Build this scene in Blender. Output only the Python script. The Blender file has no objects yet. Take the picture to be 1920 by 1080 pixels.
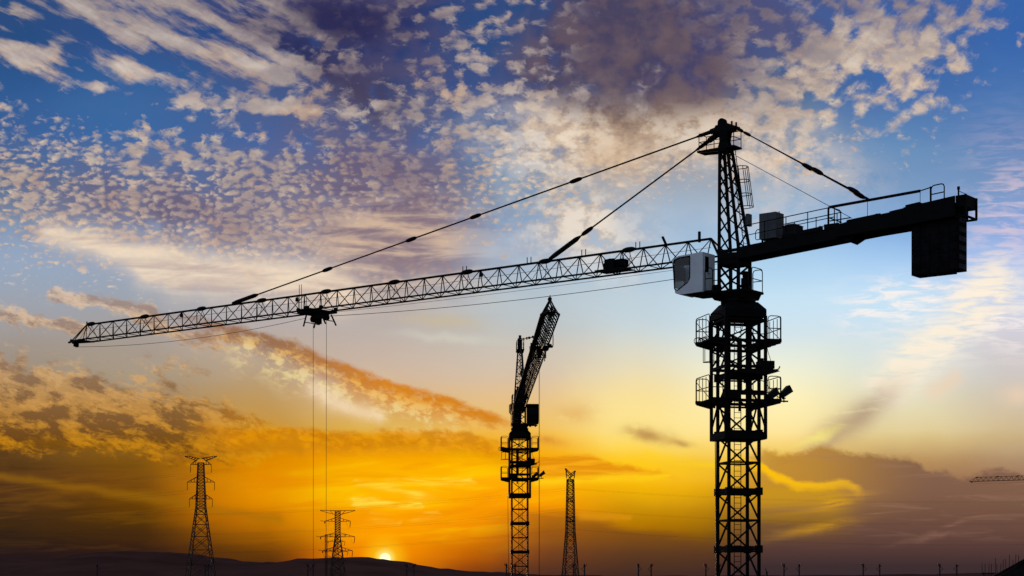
import bpy, bmesh, math, random
from mathutils import Vector, Matrix
R = math.radians
sc = bpy.context.scene
C = sc.collection

# ------------------------------------------------------------------ camera
F = 3340.0            # focal length in photo pixels (1920 wide)
HZ = 1090.0           # photo row of the horizon
CZ = 5.0              # eye height
cam = bpy.data.objects.new('camera', bpy.data.cameras.new('camera'))
C.objects.link(cam)
cam.location = (0, 0, CZ)
cam.rotation_euler = (R(90), 0, 0)
cam.data.sensor_width = 36
cam.data.lens = F / 1920 * 36
cam.data.shift_y = (HZ - 540) / 1920
cam.data.clip_start = 0.1
cam.data.clip_end = 60000
sc.camera = cam
sc.view_settings.view_transform = 'Standard'
sc.view_settings.look = 'None'
sc.view_settings.exposure = 0
sc.view_settings.gamma = 1
sc.cycles.max_bounces = 6
sc.cycles.use_adaptive_sampling = True

SUN_AZ = math.atan((722 - 960) / F)        # left of the view axis
SUN_EL = math.atan((HZ - 1046) / F)
sun = bpy.data.objects.new('sun', bpy.data.lights.new('sun', 'SUN'))
C.objects.link(sun)
sun.data.energy = 2.0
sun.data.angle = R(0.5)
sun.data.color = (1, 0.62, 0.3)
sdir = Vector((math.sin(SUN_AZ) * math.cos(SUN_EL), math.cos(SUN_AZ) * math.cos(SUN_EL), math.sin(SUN_EL)))
sun.rotation_euler = (-sdir).to_track_quat('-Z', 'Y').to_euler()

# ------------------------------------------------------------------ sky
W = bpy.data.worlds.new('World')
W.use_nodes = True
nt = W.node_tree
nt.nodes.clear()
NN, LL = nt.nodes, nt.links


class E:                                     # tiny expression wrapper round node sockets
    def __init__(s, k): s.k = k
    def __add__(a, b): return M('ADD', a, b)
    __radd__ = __add__
    def __sub__(a, b): return M('SUBTRACT', a, b)
    def __rsub__(a, b): return M('SUBTRACT', b, a)
    def __mul__(a, b): return M('MULTIPLY', a, b)
    __rmul__ = __mul__
    def __truediv__(a, b): return M('DIVIDE', a, b)
    def __rtruediv__(a, b): return M('DIVIDE', b, a)


def put(sock, v):
    if isinstance(v, E): LL.new(v.k, sock)
    else: sock.default_value = v


def M(op, *a, clamp=False):
    n = NN.new('ShaderNodeMath'); n.operation = op; n.use_clamp = clamp
    for i, v in enumerate(a): put(n.inputs[i], v)
    return E(n.outputs[0])


def sat(a): return M('ADD', a, 0.0, clamp=True)


def sstep(a, lo, hi, t0=0.0, t1=1.0):
    n = NN.new('ShaderNodeMapRange'); n.interpolation_type = 'SMOOTHSTEP'
    put(n.inputs[0], a); put(n.inputs[1], lo); put(n.inputs[2], hi)
    n.inputs[3].default_value = t0; n.inputs[4].default_value = t1
    return E(n.outputs[0])


def lin(a, lo, hi, t0=0.0, t1=1.0):
    n = NN.new('ShaderNodeMapRange'); n.clamp = True
    put(n.inputs[0], a); put(n.inputs[1], lo); put(n.inputs[2], hi)
    n.inputs[3].default_value = t0; n.inputs[4].default_value = t1
    return E(n.outputs[0])


def vec(x, y, z=0.0):
    n = NN.new('ShaderNodeCombineXYZ')
    for i, v in enumerate((x, y, z)): put(n.inputs[i], v)
    return E(n.outputs[0])


def noise(x, y, scale=1.0, detail=4.0, rough=0.5, dist=0.0, seed=0.0):
    n = NN.new('ShaderNodeTexNoise'); n.noise_dimensions = '3D'
    LL.new(vec(x, y, seed).k, n.inputs['Vector'])
    n.inputs['Scale'].default_value = scale; n.inputs['Detail'].default_value = detail
    n.inputs['Roughness'].default_value = rough; n.inputs['Distortion'].default_value = dist
    return E(n.outputs[0])


def voro(x, y, scale=1.0, smooth=0.6):
    n = NN.new('ShaderNodeTexVoronoi'); n.voronoi_dimensions = '2D'; n.feature = 'SMOOTH_F1'
    LL.new(vec(x, y).k, n.inputs['Vector']); n.inputs['Scale'].default_value = scale
    n.inputs['Smoothness'].default_value = smooth
    return E(n.outputs[0])


def s2l(c):
    return tuple(((v / 255 / 12.92) if v <= 10.3 else ((v / 255 + .055) / 1.055) ** 2.4) for v in c)


def rgb(c):
    n = NN.new('ShaderNodeRGB'); n.outputs[0].default_value = (*s2l(c), 1); return E(n.outputs[0])


def mix(a, b, f, blend='MIX'):
    n = NN.new('ShaderNodeMixRGB'); n.blend_type = blend
    put(n.inputs[0], f)
    for i, v in ((1, a), (2, b)):
        if isinstance(v, E): LL.new(v.k, n.inputs[i])
        else: n.inputs[i].default_value = (*s2l(v), 1)
    return E(n.outputs[0])


def ramp(f, stops, interp='B_SPLINE', raw=False):
    n = NN.new('ShaderNodeValToRGB'); cr = n.color_ramp; cr.interpolation = interp
    put(n.inputs[0], f)
    while len(cr.elements) < len(stops): cr.elements.new(0.5)
    for e, (p, c) in zip(cr.elements, stops):
        e.position = p
        e.color = (*(c if raw else s2l(c)), 1)
    return E(n.outputs[0])


def sep(c):
    n = NN.new('ShaderNodeSeparateColor'); LL.new(c.k, n.inputs[0])
    return [E(o) for o in n.outputs]


def curve(f, pts, lo, hi, interp='EASE'):    # y(x) through points, as a grey ramp
    vs = [p[1] for p in pts]; a, b = min(vs), max(vs)
    r = ramp(lin(f, lo, hi), [((p[0] - lo) / (hi - lo), ((p[1] - a) / (b - a),) * 3) for p in pts], interp, raw=True)
    return sep(r)[0] * (b - a) + a


tc = NN.new('ShaderNodeTexCoord')
sx = NN.new('ShaderNodeSeparateXYZ'); LL.new(tc.outputs['Generated'], sx.inputs[0])
dx, dy, dz = [E(o) for o in sx.outputs]
fy = M('MAXIMUM', dy, 0.05)
K = F / 100
X = dx / fy * K + 9.6                          # image column, in hundreds of pixels from the left edge
Y = 10.9 - dz / fy * K                         # image row, in hundreds of pixels from the top edge

# domain warp
w1 = noise(X, Y, 0.55, 3, 0.5, 0, 3.1); w2 = noise(X, Y, 0.55, 3, 0.5, 0, 9.7)
w3 = noise(X, Y, 2.2, 3, 0.55, 0, 5.3); w4 = noise(X, Y, 2.2, 3, 0.55, 0, 12.4)
Xw = X + (w1 - 0.5) * 1.1 + (w3 - 0.5) * 0.3
Yw = Y + (w2 - 0.5) * 0.6 + (w4 - 0.5) * 0.22
Xs = X + (w3 - 0.5) * 0.16
Ys = Y + (w4 - 0.5) * 0.12


def as_group(name, ins, build):               # wrap an expression into a reusable node group
    global NN, LL
    g = bpy.data.node_groups.new(name, 'ShaderNodeTree')
    for i in ins: g.interface.new_socket(i, in_out='INPUT', socket_type='NodeSocketFloat')
    g.interface.new_socket('v', in_out='OUTPUT', socket_type='NodeSocketFloat')
    keep = NN, LL
    NN, LL = g.nodes, g.links
    gi = NN.new('NodeGroupInput'); go = NN.new('NodeGroupOutput')
    LL.new(build(*[E(o) for o in gi.outputs[:len(ins)]]).k, go.inputs[0])
    NN, LL = keep
    return g


def call(g, *a):
    n = NN.new('ShaderNodeGroup'); n.node_tree = g
    for i, v in enumerate(a): put(n.inputs[i], v)
    return E(n.outputs[0])


def _strip(x, y, px, py, ux, uy, L, r0, k):
    ax = x - px; ay = y - py
    a = ax * ux + ay * uy
    b = ay * ux - ax * uy
    t = M('MINIMUM', M('MAXIMUM', a, 0.0), L)
    e = a - t
    r = t * k + r0
    return M('EXPONENT', (e * e + b * b) / (r * r) * -1.0)


def _blob(x, y, cx, cy, c, s, ix, iy):
    ax = x - cx; ay = y - cy
    a = (ax * c + ay * s) * ix; b = (ay * c - ax * s) * iy
    return M('EXPONENT', (a * a + b * b) * -1.0)


G_STRIP = as_group('soft_capsule', ['x', 'y', 'px', 'py', 'ux', 'uy', 'L', 'r0', 'k'], _strip)
G_BLOB = as_group('soft_spot', ['x', 'y', 'cx', 'cy', 'c', 's', 'ix', 'iy'], _blob)


def strip(p, q, r0, r1=None, x=None, y=None):
    """soft capsule from p to q, radius r0 at p and r1 at q, 1 on the axis"""
    r1 = r1 or r0
    L = math.hypot(q[0] - p[0], q[1] - p[1])
    return call(G_STRIP, x or Xs, y or Ys, p[0], p[1], (q[0] - p[0]) / L, (q[1] - p[1]) / L, L, r0, (r1 - r0) / L)


def blob(cx, cy, rx, ry, rot=0, x=None, y=None):
    return call(G_BLOB, x or Xs, y or Ys, cx, cy, math.cos(R(rot)), math.sin(R(rot)), 1 / rx, 1 / ry)


def bar_(sky):
    """hold the following layers back until sky is done, so that few values are alive at once"""
    global X, Y, Xw, Yw, Xs, Ys
    e = sep(sky)[0] * 1e-7
    X = X + e; Y = Y + e
    Xw = Xw + e; Yw = Yw + e; Xs = Xs + e; Ys = Ys + e


ROWS = [0, .9, 1.8, 2.7, 3.6, 4.5, 5.4, 6.3, 7.2, 8.1, 8.55, 9.0, 9.45, 9.9, 10.2, 10.5, 10.9]
COLS = [0, 2.4, 4.8, 7.2, 9.6, 12, 14.4, 16.8, 19.2]


def grid(tab, x, y, rows=ROWS, raw=False):
    f = y * (1 / 10.9)
    out = None
    for i, cx in enumerate(COLS):
        r = ramp(f, [(rows[j] / 10.9, tab[j][i]) for j in range(len(rows))], 'B_SPLINE' if raw else 'CARDINAL', raw)
        out = r if out is None else mix(out, r, sstep(x, COLS[i - 1], cx))
    return out


BASE = [
 [(38,80,145),(45,85,155),(38,66,138),(40,58,120),(30,82,155),(70,80,130),(70,95,162),(62,108,192),(55,108,196)],
 [(42,86,152),(46,90,162),(46,82,152),(40,66,130),(35,86,158),(72,80,126),(72,98,160),(62,112,192),(62,112,198)],
 [(50,97,166),(58,106,176),(56,97,166),(50,78,138),(58,95,165),(84,92,134),(86,122,174),(70,118,195),(80,126,200)],
 [(65,106,172),(66,111,180),(70,106,176),(74,100,165),(92,134,192),(140,148,172),(138,160,194),(100,145,205),(105,141,206)],
 [(98,125,168),(104,121,165),(100,116,165),(95,110,162),(118,159,206),(160,182,212),(152,180,216),(120,160,215),(121,155,215)],
 [(142,162,190),(146,160,185),(150,152,172),(148,146,168),(150,176,206),(164,190,216),(162,196,226),(146,186,230),(150,176,226)],
 [(154,165,182),(155,165,180),(166,166,176),(182,172,170),(178,194,206),(186,206,220),(192,222,242),(192,222,246),(190,206,236)],
 [(160,152,148),(165,156,150),(184,170,162),(190,176,168),(196,194,188),(206,214,212),(216,230,232),(207,226,236),(210,206,216)],
 [(150,132,112),(166,146,120),(186,156,116),(212,182,150),(220,192,158),(242,222,168),(250,242,198),(224,224,202),(206,197,187)],
 [(112,76,40),(152,106,50),(202,146,55),(226,176,70),(240,188,88),(255,226,132),(255,228,152),(226,206,152),(206,182,142)],
 [(98,66,30),(125,84,24),(212,130,6),(244,162,2),(246,168,8),(254,208,60),(238,194,84),(196,160,104),(180,150,116)],
 [(86,54,26),(112,68,16),(224,136,2),(255,188,0),(255,176,8),(252,190,22),(222,168,40),(160,116,78),(150,112,88)],
 [(76,48,22),(100,60,8),(214,120,0),(255,178,0),(250,152,2),(212,152,10),(172,122,22),(118,82,66),(112,82,76)],
 [(54,36,20),(70,43,12),(160,90,4),(255,158,0),(232,126,4),(165,108,5),(125,88,18),(106,73,60),(106,76,70)],
 [(43,28,23),(52,30,18),(104,56,8),(238,126,0),(192,100,6),(120,78,18),(98,68,28),(88,61,55),(90,64,62)],
 [(33,22,26),(41,25,24),(84,45,13),(220,100,4),(150,75,12),(88,56,24),(76,50,40),(70,50,52),(76,53,56)],
 [(30,20,26),(35,22,24),(70,35,22),(120,52,16),(84,46,24),(62,42,35),(52,40,42),(56,44,50),(60,48,55)],
]
BASE = [[(r * k, g * (k - .04), b * (k - .10)) for r, g, b in row] for row, k in zip(BASE, [.97, .97, .99, 1.0, 1.02])] + BASE[5:]
Xb = X + (w1 - 0.5) * 1.3
Yb = Y + (w2 - 0.5) * 0.35
sky = grid(BASE, Xb, Yb)

bar_(sky)
# ---- high altocumulus sheet, laid out by image column and row, smaller puffs lower down ---------------------------------
CT = [  # coverage, darkness, (unused)
 [(.52,.15),(.62,.2),(.66,.6),(.60,1.),(.45,.2),(.75,.9),(.52,.7),(.66,.4),(.38,.1)],
 [(.48,.05),(.55,.1),(.64,.4),(.58,.9),(.52,.1),(.80,1.),(.62,.55),(.76,.22),(.26,0)],
 [(.45,.0),(.38,.0),(.55,.3),(.62,.7),(.62,.2),(.85,.9),(.84,.25),(.60,.1),(.0,0)],
 [(.55,.1),(.55,.1),(.58,.3),(.60,.5),(.72,.1),(.90,.2),(.88,.08),(.25,0),(.0,0)],
 [(.72,.45),(.70,.5),(.68,.55),(.62,.75),(.48,.1),(.62,.1),(.35,.0),(.0,0),(.0,0)],
 [(.50,.1),(.70,.35),(.80,.55),(.75,.8),(.15,.1),(.42,.05),(.0,0),(.0,0),(.0,0)],
 [(.05,.0),(.10,.0),(.35,.1),(.45,.3),(.05,0),(.05,0),(.0,0),(.0,0),(.0,0)],
 [(0,0)]*9]
cd = grid([[(c[0], c[1], 0) for c in r] for r in CT], Xw, Yw, [0, .9, 1.8, 2.7, 3.6, 4.5, 5.4, 6.0], raw=True)
cov, drk, _ = sep(cd)
ty = sstep(Y + (w1 - .5) * 3.0, 1.8, 3.5)
wx = (w3 - 0.5) * 0.30; wy = (w4 - 0.5) * 0.18
n_a = noise(X + wx, Y * 1.45 + wy, 2.7, 7, 0.62, 0.25, 1.0)
n_b = noise(X + wx, Y * 1.7 + wy + (X - 5.0) * -0.08, 6.4, 6, 0.60, 0.15, 2.0)
f_a = voro(X + wx + (n_b - .5) * .40, Y * 1.3 + wy + (n_a - .5) * .4, 3.1, 0.65)
f_b = voro(X + wx + (n_b - .5) * .30, Y * 1.6 + wy + (n_a - .5) * .3, 6.0, 0.65)
n_c = n_a + (n_b - n_a) * ty
f_c = f_a + (f_b - f_a) * ty
cell = n_c * 0.74 + (n_a - .5) * .25 + (0.46 - f_c) * 0.43 + 0.10
ca, sa = math.cos(R(27)), math.sin(R(27))
n_l = noise((X * ca + Y * sa) * 0.42 + wx * .5, (Y * ca - X * sa) * 1.9 + wy, 2.2, 7, 0.62, 0.2, 4.0)
cb_, sb_ = math.cos(R(-50)), math.sin(R(-50))
n_r = noise((X * cb_ + Y * sb_) * 0.55 + wx, (Y * cb_ - X * sb_) * 1.15 + wy, 2.0, 7, 0.62, 0.3, 6.0)
ml = sat(sstep(Y, 2.2, 1.2) * sstep(X, 6.4, 4.6) * 0.9)
mr = sat(sstep(Y, 2.9, 1.6) * sstep(X, 13.9, 15.2) * 0.9)
nn = cell + (n_l - cell) * ml
nn = nn + (n_r * 0.85 + (0.46 - f_a) * 0.30 + 0.04 - nn) * mr
clump = noise(X * .8, Y * 1.5, 1.15, 4, 0.55, 0.3, 7.0)
bands = sat(strip((2.0, .35), (5.3, 1.42), .15, .14) + strip((3.0, -.05), (5.9, 1.36), .10, .13) + strip((1.2, -.1), (2.7, .95), .17, .13) + strip((4.8, -.1), (6.2, .72), .10, .13)
            + strip((3.4, 1.92), (6.6, 2.14), .12, .17) + strip((2.25, 1.22), (3.45, 1.56), .13, .12) + strip((.3, 1.1), (1.9, 1.68), .16, .10) + strip((.0, .85), (1.0, 1.0), .13)
            + strip((15.3, .7), (15.2, 1.35), .2, .17) + strip((16.1, .35), (15.3, 1.1), .17) + strip((17.8, .25), (17.35, .72), .2, .14) + strip((16.6, .5), (15.9, 1.25), .2, .15)
            + blob(18.35, .45, .28, .12, 15) + strip((17.25, 1.5), (16.95, 1.82), .13, .08) + blob(17.2, 1.0, .3, .14, -30) + blob(16.7, 1.2, .3, .25, -30))
gap = sat(blob(2.0, 2.05, 2.2, .35, 6) + blob(2.7, 1.0, .9, .2, 20) + blob(7.6, 1.05, .9, .6, 0) * .8 + blob(.7, .5, .6, .3) * .7 + blob(6.2, 2.45, 2.0, .25, 8) * .6)
cov2 = cov * 0.62 + 0.10 + bands * 0.30 - gap * 0.28 + (clump - 0.5) * 0.80 - blob(12.6, 4.2, 1.6, .75, 0) * .5
th = 0.80 - cov2 * 0.62
dens = sstep(nn, th - 0.10, th + 0.15) * sstep(cov, 0.03, 0.16)
core = sstep(nn, th + 0.05, th + 0.30)
n_d = noise(X + wx, (Y - 0.09) * 1.45 + wy, 2.7, 4, 0.6, 0.25, 1.0)
rim = sstep(n_a - n_d, -0.10, 0.12)
# colour of lit edges and shaded cores
LIT = [(0, (180, 164, 154)), (.9, (196, 178, 164)), (2, (216, 198, 180)), (3.2, (224, 204, 178)), (4.2, (226, 200, 172)), (5.4, (236, 212, 190)), (6.2, (240, 214, 190))]
SHD = [(0, (78, 70, 100)), (1.2, (86, 76, 104)), (2.4, (112, 96, 104)), (3.6, (118, 104, 122)), (4.6, (150, 128, 130)), (5.6, (185, 165, 160))]
lit = ramp(Y * (1 / 10.9), [(y / 10.9, c) for y, c in LIT], 'LINEAR')
shd = ramp(Y * (1 / 10.9), [(y / 10.9, c) for y, c in SHD], 'LINEAR')
warm = noise(X, Y, 1.1, 3, 0.5, 0, 21.0)
lit = mix(lit, (218, 172, 124), sstep(warm, 0.46, 0.66) * sstep(Y, 0.2, 2.2) * 0.6)
lit = mix(lit, (250, 238, 222), blob(11.0, 2.9, 1.6, .9) * 0.6)
lit = mix(lit, (240, 214, 178), sat(mr * sstep(Y, .2, 1.0)) * 0.65)
lit = mix(lit, (150, 134, 142), rim * 0.42)
lit = mix(lit, (255, 244, 226), sstep(nn, th + 0.10, th + 0.32) * 0.35)
shade_f = sat((core * 0.25 + 0.20) * sstep(clump, 0.40, 0.62) * 0.35 + drk * (0.25 + core * 0.25 + sstep(clump, 0.38, 0.60) * 0.6))
ccol = mix(lit, shd, shade_f)
# a thin dusky veil fills the gaps between the puffs where the sheet is thick
sky = mix(sky, mix(shd, (92, 88, 130), 0.35), sat(drk * 1.15 * sstep(clump, 0.30, 0.55)) * sstep(cov, 0.2, 0.5) * 0.72)
sky = mix(sky, ccol, dens * 0.92)

bar_(sky)
# soft mauve veil around the dark masses, with ragged warm lower edge
veil_n = noise(X * 1.2, Y * 1.1, 1.5, 5, 0.52, 0.15, 31.0)
v1 = sat(blob(11.8, 0.7, 1.75, 1.25, 10, Xw, Yw) * 1.25 + blob(12.3, 1.9, 1.4, .75, 0, Xw, Yw) * 1.0 + blob(10.6, 1.4, .9, .6, 0, Xw, Yw) * .75) * sstep(veil_n, 0.20, 0.48)
v1 = sat(v1 * 1.15) * (1.0 - dens * sstep(X, 11.3, 10.2) * .6)
sky = mix(sky, mix(mix(mix((62, 62, 104), (72, 66, 94), sstep(X, 13.2, 12.0)), (98, 82, 94), sstep(veil_n, 0.4, 0.62)), (134, 108, 92), sstep(Y, 1.5, 2.6) * .8), v1 * 0.93)
v2 = sat(blob(6.5, 0.40, 1.15, .6, 12, Xw, Yw) * 1.1 + strip((4.6, .6), (7.0, 1.8), .30, .45, Xw, Yw) * (1.0 - dens * .75) * .8) * sstep(veil_n, 0.25, 0.48)
sky = mix(sky, mix((42, 40, 80), (70, 60, 84), sstep(Y, .9, 1.8)), v2 * 0.9)
bar_(sky)
v3 = sat(blob(7.3, 3.6, 1.6, .85, 18, Xw, Yw) * 1.15 + blob(3.2, 3.9, 1.9, .5, 12, Xw, Yw) * .9) * sstep(veil_n, 0.25, 0.55)
sky = mix(sky, (104, 90, 116), v3 * (1.0 - dens * 0.55) * 0.9)
bar_(sky)
# smooth peach / mauve veils in the middle left
vs_n = noise(X * 0.55, Y * 3.2, 1.1, 4, 0.55, 0.4, 41.0)
v4 = sat(blob(7.5, 4.55, 1.5, .75, 6, Xw, Yw) * 1.3)
sky = mix(sky, mix((136, 116, 128), (216, 186, 158), sstep(vs_n, 0.38, 0.62)), v4 * 0.85)
bar_(sky)
v5 = sat(strip((2.9, 5.0), (6.4, 5.35), .33, .42, Xw, Yw) * 1.2 + strip((.9, 4.35), (3.2, 5.0), .2, .3, Xs, Ys) * 1.0)
sky = mix(sky, mix((205, 182, 168), (244, 222, 194), sstep(vs_n, 0.32, 0.6)), v5 * 0.85)
bar_(sky)
v6 = blob(11.0, 4.3, 1.1, .7, 20, Xw, Yw) + blob(10.6, 2.7, 1.3, .65, 0, Xw, Yw) * .9 + blob(13.2, 2.6, 1.3, .45, 0, Xw, Yw) * .7
v6n = noise(X, Y * 1.3, 2.1, 7, 0.62, 0.12, 47.0)
sky = mix(sky, mix((208, 178, 144), (240, 224, 204), sstep(v6n, .4, .6)), sat(v6 * 1.15) * sstep(v6n, 0.3, 0.56) * 0.85)
sky = mix(sky, (214, 176, 132), blob(11.6, 3.0, .9, .5, 0, Xw, Yw) * .55)
bar_(sky)
v7 = blob(14.7, 3.0, 1.3, .5, 15, Xw, Yw) + blob(14.3, 4.0, .9, .35, 0, Xw, Yw) * .5
sky = mix(sky, (232, 212, 194), sat(v7) * sstep(v6n, 0.3, 0.6) * 0.8)

bar_(sky)
# ---- right hand rippled cirrus -------------------------------------------------------------------------
ci = noise(X * 0.62 + Y * 0.25, Y * 3.1, 2.2, 5, 0.6, 0.5, 51.0)
cm = sat(strip((18.2, 5.6), (16.2, 6.0), .55, .35, Xw, Yw) * .9 + blob(18.9, 4.1, .8, 1.3, 0, Xw, Yw) * .75
         + blob(16.9, 5.5, .8, .3, 0, Xw, Yw) + blob(19.0, 6.1, .9, .5, 0, Xw, Yw) * .8)
sky = mix(sky, mix((232, 206, 214), (255, 244, 236), sstep(Y, 4.4, 5.6)), cm * sstep(ci, 0.42, 0.64) * 0.85)
bar_(sky)
cs = sat(strip((18.7, 5.4), (16.6, 7.3), .52, .32, Xw, Yw) * 1.2)
sky = mix(sky, (255, 240, 216), cs * sstep(ci, 0.26, 0.56) * 0.88)
sky = mix(sky, (240, 210, 180), (strip((17.9, 7.1), (17.5, 7.35), .18) + blob(19.1, 7.4, .35, .2)) * .6)
sky = mix(sky, (176, 148, 122), (blob(16.25, 7.72, .75, .26, -40, Xs, Ys) * .9 + blob(15.5, 8.2, .6, .22, -40, Xs, Ys) * .7) * sstep(ci, 0.15, 0.5) * 0.8)

bar_(sky)
# ---- lower left altocumulus, lit orange -------------------------------------------------------------------
c18, s18 = math.cos(R(14)), math.sin(R(14))
lu = X * c18 + Y * s18; lv = Y * c18 - X * s18
ln = noise(lu * 0.72 + (w3 - .5) * .25, lv * 1.35 + (w4 - .5) * .2, 4.6, 8, 0.66, 0.12, 61.0)
ln2 = noise(lu * 0.55, lv * 1.3, 2.3, 8, 0.68, 0.15, 63.0)
lm = sat(strip((-.3, 7.35), (4.6, 8.25), .80, .46, Xw, Yw) * 1.2 + strip((-.4, 5.86), (1.6, 6.2), .24, .12, Xw, Yw) * 0.95
         + strip((1.0, 5.5), (2.9, 5.9), .16, .22, Xw, Yw) * 0.95 + strip((2.9, 6.0), (4.6, 6.45), .22, .26, Xw, Yw) * .8 + blob(3.2, 6.85, 1.0, .40, 0, Xw, Yw) * .5
         + blob(.2, 7.9, 1.2, .5, 0, Xw, Yw) * .9 + strip((4.6, 8.2), (8.2, 8.3), .26, .12, Xw, Yw) * .75)
lth = 0.74 - lm * 0.42
ld = sstep(ln, lth - 0.12, lth + 0.12)
lcore = sat(sstep(ln2, 0.41, 0.59) * 0.9 + sstep(ln, lth + 0.04, lth + 0.22) * 0.35)
llit = ramp(Y * (1 / 10.9), [(5.4 / 10.9, (228, 200, 172)), (6.3 / 10.9, (222, 184, 140)), (7.2 / 10.9, (214, 164, 98)), (8.1 / 10.9, (214, 146, 30)), (8.7 / 10.9, (206, 132, 6))], 'LINEAR')
llit = mix(llit, (246, 190, 30), sstep(X, 4.0, 6.0) * .7)
lshd = ramp(Y * (1 / 10.9), [(5.4 / 10.9, (160, 138, 132)), (6.6 / 10.9, (150, 118, 92)), (7.5 / 10.9, (132, 92, 50)), (8.4 / 10.9, (104, 64, 18))], 'LINEAR')
lshd = mix(lshd, (206, 128, 6), sstep(X, 3.2, 5.6) * .85)
sky = mix(sky, mix(llit, lshd, lcore), ld * sstep(lm, 0.05, 0.45) * 0.85)

bar_(sky)
# ---- the long orange streak and the fluffy light below it ------------------------------------------------
sn = noise(lu * 0.85, lv * 1.3, 3.6, 8, 0.66, 0.2, 71.0)
bar_(sky)
f1 = strip((4.6, 6.65), (8.4, 7.95), .34, .3, Xw, Yw)
sky = mix(sky, mix((226, 190, 120), (240, 222, 160), sstep(sn, .45, .62)), f1 * sstep(sn, 0.42, 0.58) * 0.7)
bar_(sky)
# upper rim of the streak is crisp, lower side ragged
ridge = curve(X, [(2.4, 5.64), (3.2, 5.86), (4.7, 6.18), (5.5, 6.39), (6.1, 6.66), (6.8, 6.95), (7.5, 7.21), (8.3, 7.42), (8.8, 7.60), (9.4, 7.83), (9.9, 8.05)], 2.4, 9.9, 'LINEAR')
sd = Ys + (sn - .5) * .26 + (w3 - .5) * .12 - ridge
wid = curve(X + (w3 - .5) * .5, [(2.6, .10), (4.4, .30), (5.5, .50), (6.1, .50), (6.8, .66), (7.5, .60), (8.3, .50), (9.2, .30), (9.9, .02)], 2.6, 9.9)
smk = sstep(sd, -0.07, 0.07) * sstep(sd, wid + 0.18, wid * 0.2) * sstep(X, 2.6, 4.4) * sstep(X, 9.9, 9.2)
scol = mix(mix((150, 106, 74), (214, 128, 12), sstep(X, 4.8, 7.6)), (240, 176, 66), sstep(sn, .47, .60) * sstep(sd, 0.08, 0.34) * .9)
sky = mix(sky, scol, smk * sat(0.60 + sstep(ln, .36, .54) * .6) * 0.95)
sky = mix(sky, (250, 224, 190), strip((5.9, 7.3), (6.3, 7.55), .16) * .55 + strip((6.5, 7.65), (7.1, 7.8), .12) * .55)

sky = mix(sky, (206, 186, 140), blob(8.25, 6.05, .6, .14, 4, Xw, Yw) * .5)
sky = mix(sky, (214, 212, 194), blob(8.4, 6.36, .75, .09, 4, Xw, Yw) * .5)
bar_(sky)
# ---- low bands round the sun ---------------------------------------------------------------------------------
hb = noise(X * 0.30 - Y * 0.06, Y * 2.6 + X * 0.14, 1.35, 5, 0.58, 0.7, 81.0)
hb2 = noise(X * 0.5, Y * 5.0 + X * 0.1, 1.5, 4, 0.6, 0.8, 85.0)
lowm = sstep(Y, 7.9, 8.6) * sstep(Y, 10.75, 10.1)
cen = sat(blob(7.3, 9.4, 2.6, 1.0))
sky = mix(sky, (255, 222, 8), blob(7.9, 9.25, 2.0, .75) * sstep(hb, 0.46, 0.66) * lowm * 0.8)
sky = mix(sky, (255, 170, 2), cen * lowm * .35)
sky = mix(sky, (232, 118, 4), cen * sstep(hb, 0.46, 0.32) * lowm * 0.35)
bar_(sky)
Xq = X + (w3 - .5) * .5 + (hb2 - .5) * .5; Yq = Y + (hb2 - .5) * .22 + (w4 - .5) * .12
sky = mix(sky, (255, 240, 84), sat(strip((6.7, 9.43), (7.85, 9.48), .07, .05, Xq, Yq) + strip((6.7, 9.06), (8.8, 9.03), .06, .05, Xq, Yq) * .55 + blob(7.45, 9.17, .3, .05, 3, Xq, Yq) * .6
                                + blob(7.8, 9.32, .24, .10, 0, Xq, Yq) * .7 + strip((6.95, 9.72), (7.5, 9.78), .08, .05, Xq, Yq) * .45 + strip((7.8, 9.74), (8.2, 9.64), .07, .05, Xq, Yq) * .3) * sstep(hb2, .34, .6) * .85)
bar_(sky)
# orange deck above the glow, upper left of the sun
oe = curve(X, [(3.4, 7.86), (4.6, 8.02), (5.6, 8.0), (6.6, 8.08), (7.6, 8.02), (8.6, 8.06), (9.6, 8.26), (10, 8.4)], 3.4, 10) + (sn - .5) * .22 + (w4 - .5) * .15
od = sstep(Y - oe, -0.03, 0.10) * sstep(Y - oe, 0.62, 0.26) * sstep(X, 3.4, 4.6) * sstep(X, 9.9, 9.0)
sky = mix(sky, mix((206, 126, 8), (232, 150, 4), sstep(sn, .42, .6)), od * .78)
sky = mix(sky, (196, 124, 12), strip((4.6, 8.4), (5.6, 8.45), .12, .1, Xw, Yw) * sstep(sn, .3, .6) * .8)
bar_(sky)
lf = sat(sstep(X, 5.2, 2.0)) * sstep(Y, 8.2, 8.8) * sstep(Y, 10.6, 9.8)
sky = mix(sky, (140, 90, 14), lf * sstep(hb, 0.50, 0.68) * .3)
sky = mix(sky, (70, 42, 14), lf * sstep(hb, 0.52, 0.30) * .6)
sky = mix(sky, (158, 106, 12), strip((-.2, 8.9), (3.4, 9.42), .07, .12, Xs, Ys) * .5 + strip((3.6, 9.5), (5.2, 9.72), .1, .1) * .5)

bar_(sky)
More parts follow.
